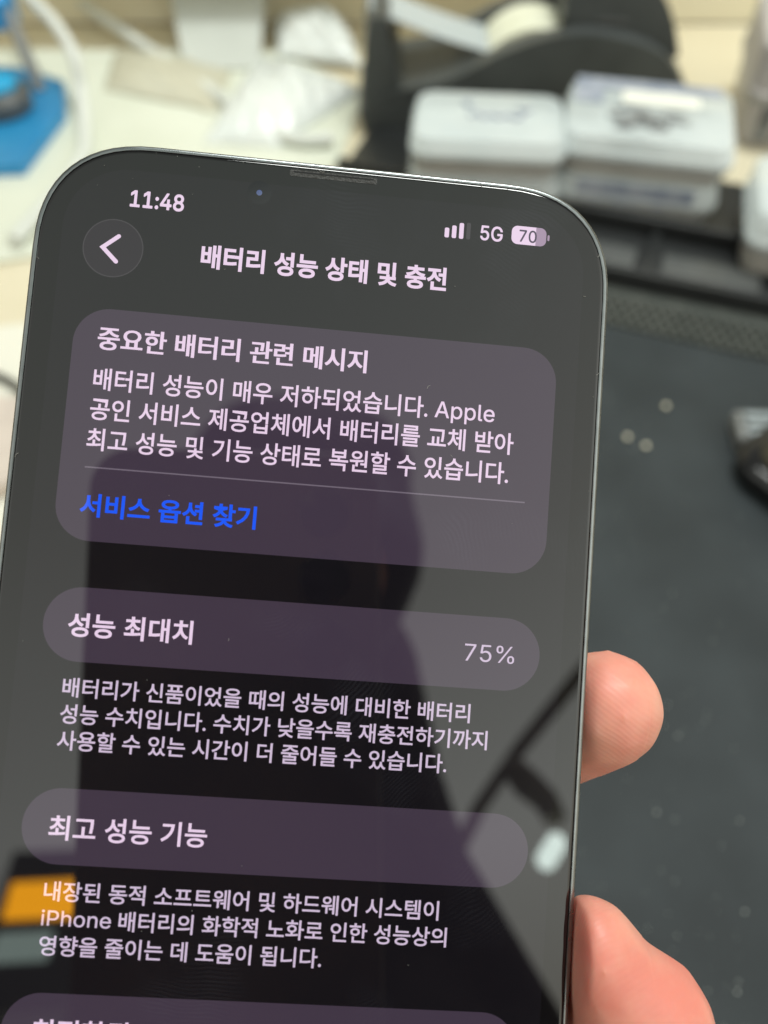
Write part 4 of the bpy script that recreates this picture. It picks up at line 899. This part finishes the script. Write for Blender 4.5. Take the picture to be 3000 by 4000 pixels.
# right hand gripping the lower part of the camera phone, in the camera's own space
def cm(*pr): return [(Vector(p), r) for p, r in pr]
right = [
    cm(((.028, -.075, .020), .011), ((.020, -.068, -.006), .009), ((-.006, -.071, -.0075), .008), ((-.024, -.076, -.0072), .0068)),
    cm(((.030, -.094, .020), .0115), ((.021, -.088, -.007), .0095), ((-.008, -.091, -.008), .008), ((-.028, -.095, -.0072), .0068)),
    cm(((.030, -.113, .020), .011), ((.020, -.108, -.007), .009), ((-.008, -.110, -.0075), .008), ((-.026, -.114, -.0072), .0066)),
    cm(((.027, -.131, .020), .010), ((.016, -.127, -.005), .008), ((-.006, -.126, -.0065), .007), ((-.02, -.126, -.006), .006)),
    cm(((.036, -.105, .032), .013), ((.024, -.070, .026), .011), ((.006, -.055, .0215), .009), ((-.006, -.047, .019), .0078)),
    cm(((.040, -.140, .034), .018), ((.030, -.094, .024), .013)), cm(((.040, -.140, .034), .018), ((.028, -.118, .024), .013)), cm(((.040, -.140, .034), .018), ((.028, -.078, .024), .012)),
    cm(((.040, -.140, .034), .018), ((.060, -.185, .050), .024)),
]
rh = capsules([[(tuple(p * 1000), r * 1000) for p, r in ch] for ch in right])
rhand = fused(rh, 1.1, 6); rhand.transform(MMM); rhand.transform(PH.inverted() @ CAMM @ Matrix.Translation((0, -.064, .0)))

PI_ = PH.inverted()
def loc(p): return tuple((PI_ @ Vector(p)) * 1000)
neck = mirrored(690, 1400, .63); chest = mirrored(640, 2060, .66)
shr = mirrored(790, 1840, .62); shl = mirrored(390, 2120, .66)
hip = chest + Vector((0, -.08, -.40))
lw = PH @ (Vector((-75, -235, -52)) * MM); rw = CAMM @ Vector((.060, -.249, .050))
lel = Vector((-.16, -.36, .08)); rel = mirrored(1125, 2340, .60)
parts_body = [
    [(loc(hd + Vector((0, 0, .015))), 78), (loc(hd - Vector((0, 0, .03))), 74)],
    [(loc(hd + (lw * 0) + fw * .03 - Vector((0, 0, .06))), 55), (loc(hd - Vector((0, 0, .03))), 66)],
    [(loc(hd + fw * .098 - Vector((0, 0, .028))), 11), (loc(hd + fw * .075), 14)],
    [(loc(hd - Vector((0, .02, .07))), 52), (loc(neck), 58), (loc((neck + chest) / 2), 80), (loc(chest), 120), (loc(hip), 130)],
    [(loc((neck + chest) / 2), 60), (loc(shr), 45), (loc(rel), 38), (loc(rel.lerp(rw, .7)), 29), (loc(rw), 25)],
    [(loc((neck + chest) / 2), 60), (loc(shl), 45), (loc(lel), 38), (loc(lel.lerp(lw, .7)), 29), (loc(lw), 25)],
]
sk = fused(capsules(parts_body), 6, 5)
sk.transform(MMM)
bmj = bmesh.new()
for me_ in (hand, rhand, sk): bmj.from_mesh(me_)
me = bpy.data.meshes.new('person'); bmj.to_mesh(me); bmj.free()
for p in me.polygons: p.use_smooth = True
person = link('person', me, M['skin']); person.matrix_world = PH
tag(person, 'person in dark top holding the phone, fingertips curled round its right edge', 'person')
sw = fused(capsules([
    [(loc(neck - Vector((0, 0, .03))), 70), (loc((neck + chest) / 2), 105), (loc(chest), 150), (loc(hip), 165)],
    [(loc((neck + chest) / 2), 90), (loc(shr), 66), (loc(rel), 52), (loc(rel.lerp(rw, .72)), 38)],
    [(loc((neck + chest) / 2), 90), (loc(shl), 70), (loc(lel), 52), (loc(lel.lerp(lw, .72)), 38)]]), 8, 5)
sw.transform(MMM); link('sweater', sw, M['cloth'], person)
hr = fused(capsules([[(loc(hd + Vector((0, -.005, .035)) - fw * .012), 84), (loc(hd + Vector((0, -.03, -.005)) - fw * .02), 80)],
                     [(loc(hd + Vector((.034, 0, .03)) + fw * .045), 42), (loc(hd + Vector((.036, -.005, -.035)) + fw * .045), 40), (loc(hd + Vector((.022, -.02, -.07)) + fw * .03), 38)],  # side hair added over the cheeks to darken the mirrored face
                     [(loc(hd + Vector((-.034, 0, .03)) + fw * .045), 42), (loc(hd + Vector((-.036, -.005, -.035)) + fw * .045), 40), (loc(hd + Vector((-.022, -.02, -.07)) + fw * .03), 38)],
                     [(loc(hd + Vector((.02, 0, .05)) + fw * .05), 60), (loc(hd + Vector((-.02, 0, .05)) + fw * .05), 60)]]), 5, 4)
hr.transform(MMM); link('hair', hr, M['hair'], person)
person.data.materials[0] = M['skin']

# ------------------------------------------------------------------ other things the glass mirrors
lampr = empty('desk_lamp', mw=Matrix.Translation(mirrored(1190, 1840, .95)))
tag(lampr, 'desk lamp on a dark arm, reflected in the lower right of the screen', 'lamp')
o0 = lampr.matrix_world.translation.copy()
def lm(u, v, L): return mirrored(u, v, L) - o0
bm = bmesh.new(); tube(bm, [lm(1170, 1873, .93), lm(1177, 1863, .93), lm(1205, 1816, .93), lm(1212, 1806, .93)], [.006, .0108, .0108, .006], 20); tobj('bulb', bm, M['lamp_white'], lampr)
bm = bmesh.new(); tube(bm, [lm(1400, 1290, 1.0), lm(1250, 1460, 1.0), lm(1120, 1620, 1.0), lm(1035, 1745, 1.0), lm(960, 1900, 1.0)], .0085); tobj('lamp_arm', bm, M['arm_grey'], lampr)
bm = bmesh.new(); tube(bm, [lm(1098, 1645, .99), lm(1135, 1690, .99), lm(1180, 1730, .98), lm(1200, 1770, .96)], [.013, .018, .015, .013]); tobj('lamp_joint', bm, M['arm_grey'], lampr)
cb = mirrored(95, 2180, 1.6)
cab = empty('cabinet', (cb.x, cb.y, -.74)); tag(cab, 'pale grey cabinet carrying the lit screen, behind the person', 'cabinet')
hh = cb.z + .74
bm = bmesh.new(); box(bm, -.12, .40, -.35, .0, 0, hh, .004); tobj('carcass', bm, M['pale_green'], cab)
bm = bmesh.new(); box(bm, -.10, .38, .001, .014, .04, hh - .05, .003); dd = tobj('door', bm, M['pale_green'], cab)
bm = bmesh.new(); box(bm, .32, .34, .0145, .03, hh * .5, hh * .5 + .12, .003); tobj('handle', bm, M['mid_grey'], dd)
mo = empty('monitor', (cb.x, cb.y - .08, cb.z)); tag(mo, 'lit monitor with an orange band, reflected at the lower left of the phone', 'monitor')
MY = cb.y - .079
zt = mirrored_y(95, 1850, MY).z - cb.z
q0 = mirrored_y(20, 1930, MY).x - cb.x; q1 = mirrored_y(330, 1930, MY).x - cb.x
zb = mirrored_y(95, 1984, MY).z - cb.z; zc = mirrored_y(95, 1904, MY).z - cb.z
bm = bmesh.new(); box(bm, q0 - .02, q1 + .02, -.03, 0, .05, zt + .02, .004); tobj('housing', bm, M['mid_grey'], mo)
bm = bmesh.new(); box(bm, q0, q1, .0005, .002, zb, zc); tobj('orange_band', bm, M['orange'], mo, False)
bm = bmesh.new(); box(bm, q0, mirrored_y(110, 2040, MY).x - cb.x, .0005, .002, mirrored_y(95, 2075, MY).z - cb.z, zb - .03); tobj('pale_area', bm, M['pale_px'], mo, False)
bm = bmesh.new(); box(bm, (q0 + q1) / 2 - .03, (q0 + q1) / 2 + .03, -.028, -.008, .001, .05, .002); box(bm, (q0 + q1) / 2 - .1, (q0 + q1) / 2 + .1, -.09, .05, .0005, .008, .002); tobj('stand', bm, M['black_plastic'], mo)
